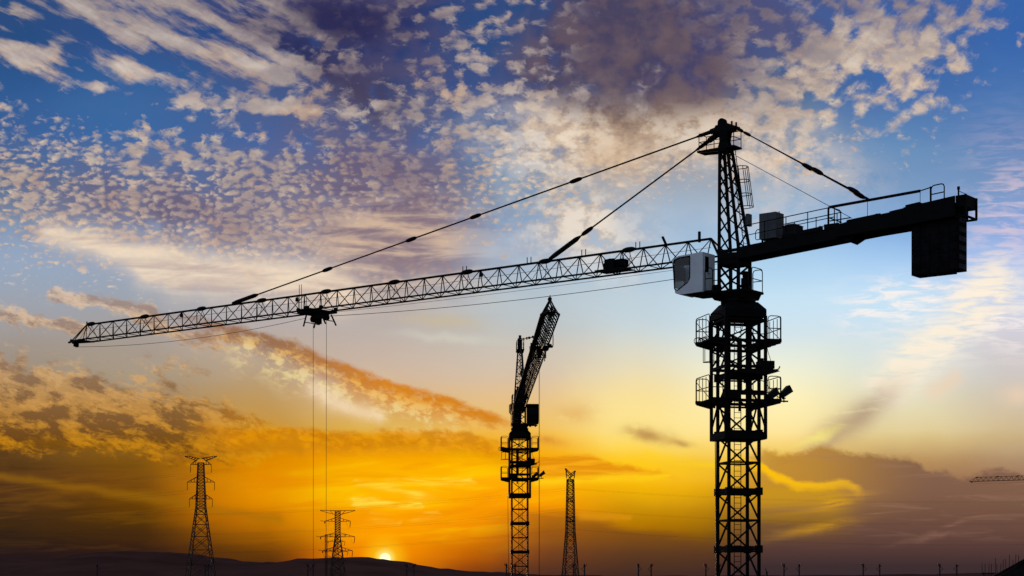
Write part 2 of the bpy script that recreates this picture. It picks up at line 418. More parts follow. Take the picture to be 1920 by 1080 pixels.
# ---- between the cranes: orange bank, golden lines, brown haze -------------------------------------------
ed = curve(X, [(9.4, 8.25), (10.1, 8.52), (10.9, 8.47), (11.6, 8.66), (12.3, 8.80), (12.8, 8.94), (13.4, 9.0)], 9.4, 13.4) + (sn - .5) * .18 + (w4 - .5) * .12
bk = sstep(Y - ed, -0.02, 0.10) * sstep(Y, 9.05, 8.84) * sstep(X, 9.2, 10.0) * sstep(X, 13.0, 12.0)
sky = mix(sky, mix((226, 138, 14), (246, 168, 24), sstep(hb2, .4, .6)), bk * .85)
sky = mix(sky, (255, 208, 24), (strip((10.1, 9.03), (12.5, 8.92), .09, .06) * .75 + strip((12.1, 8.53), (13.4, 8.74), .08, .07) * .55) * sstep(hb2, .28, .55))
sky = mix(sky, (184, 134, 76), (blob(12.28, 8.13, .42, .15, 4, Xw, Yw) * .85 + blob(12.8, 8.32, .22, .06, 10) * .6) * sstep(sn, .2, .5))
sky = mix(sky, (214, 138, 52), (blob(10.2, 8.25, .35, .08, 8) + blob(10.8, 7.75, .35, .2, 0) * .5) * sstep(sn, .3, .55) * .7)
bar_(sky)
ed2 = curve(X, [(9.2, 9.5), (10.6, 9.5), (11.0, 9.62), (12.0, 9.88), (13.4, 10.05), (15, 10.1)], 9.2, 15) + (hb2 - .5) * .25
b2 = sstep(Y - ed2, -0.05, 0.22) * sstep(X, 8.8, 10.4) * sstep(X, 15.0, 12.8)
sky = mix(sky, ramp(Y * (1 / 10.9), [(9.4 / 10.9, (186, 112, 14)), (9.9 / 10.9, (126, 74, 22)), (10.4 / 10.9, (88, 54, 36)), (10.9 / 10.9, (60, 41, 38))], 'LINEAR'), b2 * .75)
sky = mix(sky, (222, 146, 20), strip((10.9, 9.68), (11.8, 9.7), .08, .05) * .6)

bar_(sky)
# ---- brown bank on the right with a golden lining -----------------------------------------------------------
ed3 = curve(X, [(13.6, 8.75), (14.3, 8.40), (14.9, 8.47), (15.4, 8.32), (15.9, 8.42), (16.6, 8.52), (17.0, 8.55), (17.5, 8.78), (18.0, 8.92), (18.6, 8.76), (19.3, 8.86)], 13.6, 19.3) + (sn - .5) * .34 + (w4 - .5) * .2
b3 = sstep(Y - ed3, -0.03, 0.13) * sstep(X, 13.2, 14.7)
bcol = mix((192, 138, 50), (128, 94, 74), sstep(X, 14.3, 17.6))
bcol = mix(bcol, ramp(Y * (1 / 10.9), [(9.2 / 10.9, (118, 84, 66)), (9.9 / 10.9, (106, 74, 62)), (10.3 / 10.9, (84, 58, 54)), (10.6 / 10.9, (62, 46, 48)), (1, (54, 42, 48))], 'LINEAR'), sstep(Y, 9.0, 9.9))
bcol = mix(bcol, (156, 116, 96), sstep(hb2, .52, .7) * sstep(Y, 10.4, 9.6) * .35)
sky = mix(sky, bcol, b3 * .93)
bar_(sky)
pocket = sat(sstep(Y, 9.0, 9.25) * sstep(X, 16.3, 15.4) * sstep(Y, 10.3, 9.7) * sstep(X, 13.6, 14.2) * 1.1)
sky = mix(sky, mix((204, 150, 22), (122, 84, 28), sstep(Y, 9.3, 10.0)), pocket * sstep(hb, .2, .5) * .75)
gl = curve(X + (w3 - .5) * .3, [(13.8, 8.55), (14.2, 8.72), (14.6, 8.93), (15.0, 9.07), (15.4, 9.07), (15.8, 9.03), (16.1, 9.16), (16.3, 9.3)], 13.8, 16.3)
gd = Y + (sn - .5) * .14 + (hb2 - .5) * .12 - gl
gm = sstep(X, 13.5, 14.1) * (sstep(gd, -0.10, 0.0) * sstep(gd, 0.20, 0.02)) * curve(X, [(13.8, .6), (14.3, 1.0), (15.0, .85), (15.6, .7), (16.0, .55), (16.25, 0)], 13.8, 16.3)
sky = mix(sky, (255, 194, 8), gm * .95)
sky = mix(sky, (232, 168, 22), (blob(15.75, 9.40, .45, .09, -14) * .75 + blob(15.3, 9.9, .7, .08, -10) * .45) * sstep(hb2, .32, .56))
sky = mix(sky, (255, 238, 130), blob(15.3, 8.2, .42, .08, -16, Xw, Yw) * .65)
sky = mix(sky, (172, 128, 106), (blob(17.5, 10.05, .6, .05, -6, Xw, Yw) * .3 + blob(17.9, 9.83, .25, .04, -16) * .3) * sstep(hb2, .3, .6))
bar_(sky)
# ---- glow and disc of the sun -------------------------------------------------------------------------------
gx = X - 7.22; gy = Y - 10.475
gr = M('SQRT', gx * gx + gy * gy)
sky = mix(sky, (255, 158, 0), sstep(gr, 1.7, 0.1) * .5)
sky = mix(sky, (255, 205, 24), sstep(gr, .55, 0.06) * .75)
sky = mix(sky, (255, 240, 130), sstep(gr, .24, 0.06) * .8)
disc = sstep(gr, .115, .085)
bar_(sky)
# the rest of the dome: physical sky plus a blue dusk overhead
ns = NN.new('ShaderNodeTexSky'); ns.sky_type = 'NISHITA'; ns.sun_disc = False
ns.sun_elevation = SUN_EL; ns.sun_rotation = SUN_AZ
nsc = mix(E(ns.outputs[0]), (0, 0, 0), 0.9)
dusk = ramp(M('MAXIMUM', dz, 0.0), [(0, (120, 108, 118)), (.15, (150, 152, 172)), (.45, (140, 160, 196)), (1, (96, 124, 176))], 'LINEAR')
dusk = mix((0, 0, 0), mix(dusk, (255, 255, 255), 0.05), sat(0.80 - dx * 0.60))   # dusk sky is lighter on the sunset side
dome = mix(nsc, dusk, 1.0, 'ADD')
front = sstep(dy, 0.72, 0.9) * sstep(dz, 0.62, 0.36)
allsky = mix(dome, sky, front)
allsky = mix(allsky, (22, 18, 20), sstep(dz, -0.004, -0.02))
bg = NN.new('ShaderNodeBackground'); LL.new(allsky.k, bg.inputs[0]); bg.inputs[1].default_value = 1.0
bg2 = NN.new('ShaderNodeBackground'); bg2.inputs[0].default_value = (1.0, .93, .50, 1); bg2.inputs[1].default_value = 1.35
ms = NN.new('ShaderNodeMixShader'); LL.new(disc.k, ms.inputs[0]); LL.new(bg.outputs[0], ms.inputs[1]); LL.new(bg2.outputs[0], ms.inputs[2])
wo = NN.new('ShaderNodeOutputWorld'); LL.new(ms.outputs[0], wo.inputs[0])
W.cycles.sampling_method = 'MANUAL'; W.cycles.sample_map_resolution = 512
sc.world = W

# ================================================================== helpers for meshes
class MB:
    def __init__(s): s.v = []; s.f = []; s.m = []; s.sm = []

    def add(s, vs, fs, mi=0, smooth=False):
        o = len(s.v); s.v += [tuple(v) for v in vs]
        for f in fs: s.f.append(tuple(i + o for i in f)); s.m.append(mi); s.sm.append(smooth)
        return s

    def hexa(s, a, b, mi=0):                 # two quads of 4 points each
        return s.add(list(a) + list(b), [(3, 2, 1, 0), (4, 5, 6, 7), (0, 1, 5, 4), (1, 2, 6, 5), (2, 3, 7, 6), (3, 0, 4, 7)], mi)

    def box(s, x0, x1, y0, y1, z0, z1, mi=0):
        return s.hexa([(x0, y0, z0), (x1, y0, z0), (x1, y1, z0), (x0, y1, z0)], [(x0, y0, z1), (x1, y0, z1), (x1, y1, z1), (x0, y1, z1)], mi)

    def bar(s, p, q, w, h=None, up=(0, 0, 1), mi=0):   # beam of rectangular section
        p, q = Vector(p), Vector(q); d = (q - p)
        if d.length < 1e-6: return s
        d.normalize(); u = Vector(up)
        if abs(d.dot(u)) > 0.97: u = Vector((1, 0, 0))
        a = d.cross(u).normalized(); b = a.cross(d).normalized(); h = h or w
        a *= w / 2; b *= h / 2
        return s.hexa([p - a - b, p + a - b, p + a + b, p - a + b], [q - a - b, q + a - b, q + a + b, q - a + b], mi)

    def tube(s, pts, r, n=6, mi=0, cap=True):
        pts = [Vector(p) for p in pts]; o = len(s.v); N = len(pts)
        rr = r if isinstance(r, (list, tuple)) else [r] * N
        ref = None
        for i, p in enumerate(pts):
            d = (pts[min(i + 1, N - 1)] - pts[max(i - 1, 0)]).normalized()
            if ref is None or abs(ref.dot(d)) > .98:
                ref = Vector((0, 0, 1)) if abs(d.z) < .9 else Vector((1, 0, 0))
            a = d.cross(ref).normalized(); b = a.cross(d).normalized(); ref = b
            for k in range(n):
                t = 2 * math.pi * k / n
                s.v.append(tuple(p + (a * math.cos(t) + b * math.sin(t)) * rr[i]))
        for i in range(N - 1):
            for k in range(n):
                k2 = (k + 1) % n
                s.f.append((o + i * n + k, o + i * n + k2, o + (i + 1) * n + k2, o + (i + 1) * n + k)); s.m.append(mi); s.sm.append(n > 5)
        if cap:
            s.f.append(tuple(o + k for k in reversed(range(n)))); s.m.append(mi); s.sm.append(False)
            s.f.append(tuple(o + (N - 1) * n + k for k in range(n))); s.m.append(mi); s.sm.append(False)
        return s

    def spindle(s, p, q, r, n=8):             # a swelling along a rod
        p, q = Vector(p), Vector(q)
        ks = [0, .12, .3, .5, .7, .88, 1]; rs = [.35, .75, .97, 1, .97, .75, .35]
        return s.tube([p.lerp(q, k) for k in ks], [r * k for k in rs], n)

    def prism(s, prof, axis, y0, y1, mi=0):   # outline in the x-z plane swept along y
        n = len(prof); a = [(x, y0, z) for x, z in prof]; b = [(x, y1, z) for x, z in prof]
        fs = [tuple(range(n)), tuple(range(2 * n - 1, n - 1, -1))] + [(i, i + n, (i + 1) % n + n, (i + 1) % n) for i in range(n)]
        return s.add(a + b, fs, mi)

    def ring(s, c, r, tube, u, v, a0=0, a1=360, n=16):
        c, u, v = Vector(c), Vector(u), Vector(v)
        return s.tube([c + (u * math.cos(R(a0 + (a1 - a0) * k / n)) + v * math.sin(R(a0 + (a1 - a0) * k / n))) * r for k in range(n + 1)], tube, 5)

    def build(s, name, mat, parent=None, bevel=0):
        me = bpy.data.meshes.new(name); me.from_pydata(s.v, [], s.f)
        mats = mat if isinstance(mat, (list, tuple)) else [mat]
        for m in mats: me.materials.append(m)
        for p, mi, sm in zip(me.polygons, s.m, s.sm): p.material_index = mi; p.use_smooth = sm
        bm = bmesh.new(); bm.from_mesh(me); bmesh.ops.recalc_face_normals(bm, faces=bm.faces[:])
        bm.to_mesh(me); bm.free()
        o = bpy.data.objects.new(name, me); C.objects.link(o)
        if parent: o.parent = parent
        if bevel:
            md = o.modifiers.new('bevel', 'BEVEL'); md.width = bevel; md.segments = 2; md.limit_method = 'ANGLE'; md.angle_limit = R(40)
        return o


def tag(o, label=None, cat=None, group=None, kind=None):
    if label: o['label'] = label
    if cat: o['category'] = cat
    if group: o['group'] = group
    if kind: o['kind'] = kind
    return o


def empty(name, loc, rz=0.0):
    o = bpy.data.objects.new(name, None); C.objects.link(o)
    o.location = loc; o.rotation_euler = (0, 0, rz); o.empty_display_size = .5
    return o


def copy_tree(o, parent=None):
    c = o.copy(); C.objects.link(c); c.parent = parent
    for ch in list(o.children): copy_tree(ch, c)
    return c


def px(x, y, d):                              # a photo pixel at a distance -> a place in the world
    return Vector(((x - 960) * d / F, d, CZ + (HZ - y) * d / F))


# ================================================================== materials
def principled(name, base, rough=.6, metal=0.0, spec=.3, var=.35, scale=3.0, rust=None, bump=0.0):
    m = bpy.data.materials.new(name); m.use_nodes = True
    t = m.node_tree; n = t.nodes; b = n['Principled BSDF']; l = t.links
    g = n.new('ShaderNodeTexCoord'); z = n.new('ShaderNodeTexNoise')
    z.inputs['Scale'].default_value = scale; z.inputs['Detail'].default_value = 6; z.inputs['Roughness'].default_value = .6
    l.new(g.outputs['Object'], z.inputs['Vector'])
    r = n.new('ShaderNodeValToRGB'); l.new(z.outputs[0], r.inputs[0])
    r.color_ramp.elements[0].position = .32; r.color_ramp.elements[1].position = .68
    r.color_ramp.elements[0].color = (*[c * (1 - var) for c in base], 1)
    r.color_ramp.elements[1].color = (*[min(1, c * (1 + var)) for c in base], 1)
    if rust:
        e = r.color_ramp.elements.new(.80); e.color = (*rust, 1)
    l.new(r.outputs[0], b.inputs['Base Color'])
    q = n.new('ShaderNodeMapRange'); l.new(z.outputs[0], q.inputs[0])
    q.inputs[3].default_value = max(0, rough - .12); q.inputs[4].default_value = min(1, rough + .12)
    l.new(q.outputs[0], b.inputs['Roughness'])
    b.inputs['Metallic'].default_value = metal
    b.inputs['Specular IOR Level'].default_value = spec
    if bump:
        bp = n.new('ShaderNodeBump'); bp.inputs['Strength'].default_value = bump; bp.inputs['Distance'].default_value = .02
        l.new(z.outputs[0], bp.inputs['Height']); l.new(bp.outputs[0], b.inputs['Normal'])
    return m


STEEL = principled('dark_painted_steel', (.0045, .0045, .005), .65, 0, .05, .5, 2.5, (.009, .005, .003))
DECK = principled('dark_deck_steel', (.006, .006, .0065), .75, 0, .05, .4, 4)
ROPE = principled('greased_wire_rope', (.012, .011, .010), .6, 0, .15, .3, 30)
GREY = principled('grey_cabinet_paint', (.055, .065, .072), .55, 0, .25, .15, 2)
CABDARK = principled('dark_cab_paint', (.012, .012, .013), .6, 0, .1, .2, 1.5)
CAB = principled('white_cab_paint', (.58, .64, .665), .45, 0, .3, .07, 1.6, (.40, .40, .38))
SCREEN_SHEET = principled('grey_sheet', (.22, .24, .26), .8, 0, .1, .12, 1.5)
CABIN = principled('cab_interior', (.012, .013, .015), .8, 0, .1, .3, 3)
CONC = principled('dark_concrete', (.007, .007, .008), .9, 0, .04, .6, 3.5, (.018, .012, .008), .3)
SLABFACE = principled('pale_slab_end', (.045, .045, .052), .9, 0, .05, .5, 2.5)
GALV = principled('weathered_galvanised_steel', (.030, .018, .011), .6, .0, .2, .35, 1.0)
PORC = principled('brown_porcelain', (.03, .010, .007), .6, 0, .1, .3, 5)
WIRE = principled('aluminium_conductor', (.06, .04, .025), .5, 0, .2, .2, 1)
POLE = principled('concrete_pole', (.030, .020, .022), .85, 0, .1, .3, 2)
LAMPM = principled('lamp_housing', (.010, .011, .009), .6, 0, .1, .2, 4)
SOIL = principled('dry_ground', (.05, .04, .03), .95, 0, .05, .4, .03)
HILL = principled('hazed_hillside', (.078, .032, .024), .95, 0, .0, .25, .004)  # distance haze put into the base colour: raised and warmed
CONCB = principled('raw_building_concrete', (.012, .011, .011), .95, 0, .05, .4, 1.5)
RUST = principled('rusty_rebar', (.03, .016, .014), .8, 0, .1, .4, 8)

GLASS = bpy.data.materials.new('tinted_glass'); GLASS.use_nodes = True
_n = GLASS.node_tree.nodes; _l = GLASS.node_tree.links; _n.clear()
_t = _n.new('ShaderNodeBsdfTransparent'); _t.inputs[0].default_value = (.55, .6, .62, 1)
_g = _n.new('ShaderNodeBsdfGlossy'); _g.inputs['Roughness'].default_value = .03; _g.inputs[0].default_value = (.8, .85, .9, 1)
_f = _n.new('ShaderNodeFresnel'); _f.inputs[0].default_value = 1.5
_z = _n.new('ShaderNodeTexNoise'); _z.inputs['Scale'].default_value = 2.0
_a = _n.new('ShaderNodeMath'); _a.operation = 'MULTIPLY_ADD'; _l.new(_z.outputs[0], _a.inputs[0]); _a.inputs[1].default_value = .02; _l.new(_f.outputs[0], _a.inputs[2])
_m = _n.new('ShaderNodeMixShader'); _l.new(_a.outputs[0], _m.inputs[0]); _l.new(_t.outputs[0], _m.inputs[1]); _l.new(_g.outputs[0], _m.inputs[2])
_o = _n.new('ShaderNodeOutputMaterial'); _l.new(_m.outputs[0], _o.inputs[0])

# ================================================================== ground and hills
g = MB(); g.add([(-30000, -3000, 0), (30000, -3000, 0), (30000, 40000, 0), (-30000, 40000, 0)], [(0, 1, 2, 3)])
tag(g.build('ground', SOIL), kind='structure')


def hills(name, prof, d0, d1, seed, step=60):
    rnd = random.Random(seed)
    x0 = (prof[0][0] - 960) * d0 / F; x1 = (prof[-1][0] - 960) * d0 / F
    nx = 260; ny = 9; vs = []; fs = []
    ph = [rnd.uniform(0, 6.28) for _ in range(8)]
    for j in range(ny + 1):
        t = j / ny
        for i in range(nx + 1):
            x = x0 + (x1 - x0) * i / nx
            pxl = 960 + x * F / d0
            for (a, ya), (b, yb) in zip(prof, prof[1:]):
                if a <= pxl <= b: k = (pxl - a) / (b - a); k = k * k * (3 - 2 * k); y = ya + (yb - ya) * k
            h = CZ + (HZ - y) * d0 / F
            h += 1.6 * math.sin(x * .021 + ph[0]) + 1.0 * math.sin(x * .057 + ph[1]) + .7 * math.sin(x * .13 + ph[2]) + rnd.uniform(-.7, .7)
            s = 1 - abs(t - .5) * 2
            s = s * s * (3 - 2 * s)
            yy = d0 + (t - .5) * d1 + 160 * math.sin(x * .0021 + ph[3]) * (1 - s)
            hh = h * s + (1 - s) * -4 + s * (1 - s) * 26 * math.sin(x * .008 + ph[4] + t * 9)
            vs.append((x, yy, hh))
    for j in range(ny):
        for i in range(nx):
            a = j * (nx + 1) + i; fs.append((a, a + 1, a + nx + 2, a + nx + 1))
    m = MB(); m.add(vs, fs, 0, True)
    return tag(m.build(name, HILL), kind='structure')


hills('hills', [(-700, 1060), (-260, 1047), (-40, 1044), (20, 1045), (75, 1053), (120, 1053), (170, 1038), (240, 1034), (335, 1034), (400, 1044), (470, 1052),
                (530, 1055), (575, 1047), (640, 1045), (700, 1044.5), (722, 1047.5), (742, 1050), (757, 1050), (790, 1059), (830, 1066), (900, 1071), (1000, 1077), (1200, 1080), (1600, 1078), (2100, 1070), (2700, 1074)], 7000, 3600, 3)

# ================================================================== tower cranes
BX, BZ = None, None


def lattice(m, p0, p1, q0, q1, n, w, verticals=False, cross=True):
    """bracing on a panel between chord p0-p1 and chord q0-q1"""
    p0, p1, q0, q1 = map(Vector, (p0, p1, q0, q1))
    for i in range(n):
        a, b = i / n, (i + 1) / n
        m.bar(p0.lerp(p1, a), q0.lerp(q1, b), w)
        if cross: m.bar(q0.lerp(q1, a), p0.lerp(p1, b), w)
        if verticals: m.bar(p0.lerp(p1, a), q0.lerp(q1, a), w)


def rail(m, pts, h, r=.022, posts=True, mid=True):
    pts = [Vector(p) for p in pts]
    up = Vector((0, 0, h))
    m.tube([p + up for p in pts], r, 5)
    if mid: m.tube([p + up * .5 for p in pts], r, 5)
    if posts:
        for p in pts: m.tube([p, p + up], r, 5)


def gate(m, a, b, h, r=.024):                 # a rounded frame of bent tube between two posts
    a, b = Vector(a), Vector(b); d = (b - a); u = Vector((0, 0, 1)); c = min(.14, d.length * .3); e = d.normalized()
    m.tube([a, a + u * (h - c), a + u * (h - c * .3) + e * c * .3, a + u * h + e * c, b + u * h - e * c, b + u * (h - c * .3) - e * c * .3, b + u * (h - c), b], r, 5)
    m.tube([a + u * h * .5, b + u * h * .5], r, 5)


def make_crane(loc, jib_az, mast_az, sections, trolley_x, rope_to, dz=0.0, CAB=CAB, SCREEN_SHEET=SCREEN_SHEET):
    """local frame: x along the jib, y to the driver's left, z up"""
    root = empty('tower_crane', loc, jib_az)
    H = CZ + dz
    ma = mast_az - jib_az
    mc, msn = math.cos(ma), math.sin(ma)

    def rot(mb):                              # turn mast geometry to the mast's own bearing
        mb.v = [(x * mc - y * msn, x * msn + y * mc, z) for x, y, z in mb.v]
        return mb
    # ---- mast
    m = MB(); s = .8; col = MB()
    top = H + 13.25; zj = [H + 1.62 + 2.9 * k for k in range(-3 - int(dz / 2.9), 5)]
    zj = [z for z in zj if z > .4]; zj = [0.35] + zj
    for sx_ in (-1, 1):
        for sy_ in (-1, 1): m.bar((s * sx_, s * sy_, 0.3), (s * sx_, s * sy_, top), .14)
    cs = [(-s, -s), (s, -s), (s, s), (-s, s)]
    ends = zj + ([top] if top - zj[-1] > .5 else [])
    for z0, z1 in zip(ends, ends[1:]):
        zm = (z0 + z1) / 2
        for k in range(4):
            a, b = cs[k], cs[(k + 1) % 4]
            for u0, u1 in ((z0 + .12, zm), (zm, z1 - .12)):
                m.bar((*a, u0), (*b, u1), .075)
            m.bar((*a, zm), (*b, zm), .09)
            m.bar((*a, z1 - .11), (*b, z1 - .11), .08); m.bar((*a, z0 + .11), (*b, z0 + .11), .08)
    # resting landings inside the mast
    for z in zj[1:]: m.box(-.78, .2, -.78, .78, z + .06, z + .10)
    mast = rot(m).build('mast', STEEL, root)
    for z in zj[1:]:
        c = MB()
        for a in cs: c.box(a[0] - .15, a[0] + .15, a[1] - .15, a[1] + .15, z - .19, z + .19)
        for k in range(4): c.bar((*cs[k], z), (*cs[(k + 1) % 4], z), .08, .10)
        rot(c).build('joint_collar', STEEL, mast)
    l = MB()
    for y in (-.18, .18): l.tube([(.1 + y, .35, .5), (.1 + y, .35, top)], .022, 5)
    z = .6
    while z < top: l.tube([(-.08, .35, z), (.28, .35, z)], .014, 4); z += .27
    rot(l).build('ladder', STEEL, mast)
    b = MB(); b.box(-2.6, 2.6, -2.6, 2.6, 0.0, .3)
    rot(b).build('base_slab', CONC, root)
    cb = MB(); cb.tube([(-1.2, .1, H + 7.3), (-1.17, .1, H + 4), (-1.12, .1, H), (-1.06, .1, .4)], .022, 5)
    rot(cb).build('power_cable', ROPE, root)

    # ---- climbing frame
    f = MB(); e = 1.05; zb, zt = H + 7.25, H + 13.3
    ce = [(-e, -e), (e, -e), (e, e), (-e, e)]
    for a in ce: f.bar((*a, zb - .1), (*a, zt), .14)
    lev = [zb, H + 9.05, H + 10.75, H + 12.05, zt - .15]
    for k in range(4):
        a, b_ = ce[k], ce[(k + 1) % 4]
        f.bar((*a, zb + .05), (*b_, zb + .05), .16, .36)
        for z in lev[1:4]: f.bar((*a, z), (*b_, z), .10, .15)
        f.bar((*a, zt - .2), (*b_, zt - .2), .10)
        f.bar((*a, H + 11.75), (*b_, H + 11.75), .08)
        if k % 2: f.bar((*a, zb + .4), (a[0] * .55 + b_[0] * .45, a[1] * .55 + b_[1] * .45, H + 8.9), .07); f.bar((*b_, zb + .4), (a[0] * .45 + b_[0] * .55, a[1] * .45 + b_[1] * .55, H + 8.9), .07)
        f.bar((*a, H + 10.85), (*b_, H + 11.7), .07); f.bar((*a, H + 12.15), (*b_, zt - .25), .07)
    cage = rot(f).build('climbing_frame', STEEL, root)
    # side decks with their railings (two levels)
    for zz, hh in ((H + 12.0, 1.25), (H + 9.0, 1.22)):
        for sg in (-1, 1):
            d = MB(); x0, x1 = sorted((sg * 1.1, sg * 1.92))
            d.box(x0, x1, -1.05, 1.05, zz, zz + .07)
            for y in (-.95, -.3, .35, .95): d.prism([(sg * 1.1, zz - .26), (sg * 1.1, zz), (sg * 1.9, zz), (sg * 1.9, zz - .06)], 1, y - .03, y + .03)
            d.box(x0, x1, -1.05, -1.0, zz + .07, zz + .17); d.box(x0, x1, 1.0, 1.05, zz + .07, zz + .17)
            dk = rot(d).build('platform_deck', DECK, cage)
            r = MB(); xo = sg * 1.9
            gate(r, (xo, -1.0, zz + .07), (xo, 1.0, zz + .07), hh)
            for y in (-.5, 0, .5): r.tube([(xo, y, zz + .07), (xo, y, zz + hh)], .02, 5)
            gate(r, (xo - sg * .04, -1.02, zz + .07), (sg * 1.2, -1.02, zz + .07), hh)
            gate(r, (xo - sg * .04, 1.02, zz + .07), (sg * 1.2, 1.02, zz + .07), hh)
            r.tube([(xo, -.98, zz + .12), (xo, .0, zz + .62), (xo, .98, zz + hh - .1)], .018, 5)
            rot(r).build('guard_rail', STEEL, cage)
    d = MB(); d.box(-1.12, 1.12, .55, 1.0, H + 9.0, H + 9.06); d.box(-1.12, -.95, -1.0, .6, H + 8.98, H + 9.05)
    rot(d).build('inner_landing', DECK, cage)
    # hydraulic pump platform, pump, jack and crossbeam
    d = MB(); d.prism([(-.55, H + 10.42), (-.3, H + 10.62), (1.55, H + 10.62), (1.75, H + 10.52), (1.1, H + 10.34)], 1, -1.25, -.35)
    d.tube([(1.6, -.8, H + 10.62), (1.85, -.8, H + 10.68), (1.92, -.8, H + 10.82)], .035, 6)
    rot(d).build('pump_shelf', DECK, cage)
    d = MB(); d.box(.75, 1.5, -1.15, -.5, H + 10.66, H + 11.05); d.tube([(.95, -.8, H + 11.0), (.95, -.8, H + 11.2)], .1, 8)
    rot(d).build('hydraulic_pump', STEEL, cage)
    d = MB(); d.tube([(-.28, -.92, H + 9.4), (-.28, -.92, H + 12.0)], .13, 10); d.tube([(-.28, -.92, H + 8.5), (-.28, -.92, H + 9.4)], .07, 8)
    d.bar((-1.0, -.92, H + 9.45), (1.0, -.92, H + 9.45), .3, .22)
    d.box(-1.1, -.3, -1.2, -.75, H + 9.1, H + 9.55)
    rot(d).build('hydraulic_jack', STEEL, cage)
    # hoop basket on the left side
    d = MB(); yy = -.1
    for z in (H + 11.0, H + 11.75): d.tube([(-1.12, yy - .32, z + .05), (-1.6, yy - .3, z + .03), (-1.86, yy - .12, z), (-1.86, yy + .12, z), (-1.6, yy + .3, z + .03), (-1.12, yy + .32, z + .05)], .022, 5)
    for p in ((-1.86, yy - .12), (-1.86, yy + .12), (-1.45, yy - .31), (-1.45, yy + .31)): d.tube([(*p, H + 11.0), (*p, H + 11.77)], .02, 5)
    rot(d).build('hoop_basket', STEEL, cage)
    # coil of hose on the upper left deck, loops of cable inside
    d = MB()
    for k in range(5): d.ring((-1.98 + .11 * k, .55, H + 12.12 + .03 * (k % 2)), .2, .018, (1, .3, 0), (0, .25, .97))
    for k in range(3): d.ring((-1.75, .3 - .2 * k, H + 12.2), .18, .016, (1, 0, .1), (0, .8, .6))
    rot(d).build('hose_coil', ROPE, cage)
    d = MB(); d.tube([(-.45, -.7, H + 13.1), (-.43, -.7, H + 12.6), (-.3, -.7, H + 12.45), (-.12, -.7, H + 12.5), (-.05, -.7, H + 12.7), (-.05, -.7, H + 13.1)], .02, 5)
    rot(d).build('hanging_cable', ROPE, cage)
    d = MB(); d.tube([(1.15, -.9, H + 11.9), (1.25, -.9, H + 11.5), (1.4, -.9, H + 11.05)], .016, 5); rot(d).build('hanging_cable', ROPE, cage)
    for (x, y, z, yaw) in ((1.55, -.75, H + 9.38, 12), (2.28, -.7, H + 9.52, 16)):
        d = MB(); c, sn_ = math.cos(R(30)), math.sin(R(30))
        # tapering reflector, open end up and outwards
        def q(u, v, w): return (x + u * c - w * sn_, y + v, z + u * sn_ + w * c)
        d.hexa([q(-.28, -.14, -.16), q(-.28, .14, -.16), q(-.28, .14, .12), q(-.28, -.14, .12)], [q(.28, -.26, -.12), q(.28, .26, -.12), q(.28, .26, .26), q(.28, -.26, .26)])
        d.box(x - .33, x - .13, y - .1, y + .1, z - .28, z + .0)
        fl = rot(d).build('floodlight', LAMPM, cage)
        b = MB(); b.bar((x - .1, y - .2, z - .3), (x - .1, y + .2, z - .3), .05); b.bar((x - .1, y, z - .5), (x - .1, y, z - .2), .05)
        b.bar((1.6, y, H + 9.08), (x + .12, y, H + 9.08), .07)
        rot(b).build('floodlight_bracket', STEEL, cage)

    # ---- slewing seat and turntable
    t = MB(); z0, z1, z2 = H + 13.3, H + 13.62, H + 14.02
    k0, k1 = 1.09, .76
    t.hexa([(-k0, -k0, z0 - .06), (k0, -k0, z0 - .06), (k0, k0, z0 - .06), (-k0, k0, z0 - .06)], [(-k0, -k0, z1), (k0, -k0, z1), (k0, k0, z1), (-k0, k0, z1)])
    t.hexa([(-k0, -k0, z1), (k0, -k0, z1), (k0, k0, z1), (-k0, k0, z1)], [(-k1, -k1, z2), (k1, -k1, z2), (k1, k1, z2), (-k1, k1, z2)])
    rot(t).build('slewing_seat', STEEL, root)
    t = MB(); t.tube([(0, 0, z2 - .02), (0, 0, z2 + .18)], .88, 32)
    t.build('slewing_ring', STEEL, root)
    # ---- turning frame: machine deck, corner posts, slew motor
    t = MB(); zd = H + 14.2
    t.hexa([(-.75, -.75, zd), (.95, -.75, zd), (.95, .75, zd), (-.75, .75, zd)], [(-.85, -.85, zd + .3), (1.2, -.85, zd + .3), (1.2, .9, zd + .3), (-.85, .9, zd + .3)])
    t.box(-.95, 1.25, -.9, .93, zd + .3, zd + .42)
    t.prism([(.6, zd + .08), (.6, zd + .36), (2.2, zd + .36), (2.2, zd + .28), (1.5, zd + .1)], 1, .94, 1.12)
    t.prism([(.6, zd + .08), (.6, zd + .36), (2.2, zd + .36), (2.2, zd + .28), (1.5, zd + .1)], 1, 1.5, 1.62)
    t.box(.5, 2.3, .94, 1.7, zd + .30, zd + .36)
    turn = t.build('turning_frame', DECK, root)
    h5 = .56; xo = .22; hz = H + 16.75
    t = MB(); th = [(xo - h5, -h5), (xo + h5, -h5), (xo + h5, h5), (xo - h5, h5)]
    for a in th: t.bar((*a, zd + .4), (*a, hz), .14)
    for k in range(4):
        a, b_ = th[k], th[(k + 1) % 4]
        zq = (zd + .5 + H + 16.0) / 2; t.bar((*a, zd + .5), (*b_, zq), .08); t.bar((*a, zq), (*b_, H + 16.0), .08)
        t.bar((*a, H + 16.1), (*b_, H + 16.1), .16, .3); t.bar((*a, hz - .1), (*b_, hz - .1), .14)
    t.build('corner_posts', STEEL, turn)
    t = MB(); t.tube([(-.36, -.1, zd + .4), (-.36, -.1, zd + .72), (-.36, -.1, zd + .74), (-.36, -.1, zd + 1.35)], [.22, .22, .15, .15], 12)
    t.tube([(-.36, -.1, zd + 1.35), (-.36, -.1, zd + 1.42)], .165, 12); t.box(-.26, -.16, -.2, .0, zd + .75, zd + 1.1)
    t.build('slew_motor', STEEL, turn)
    t = MB()
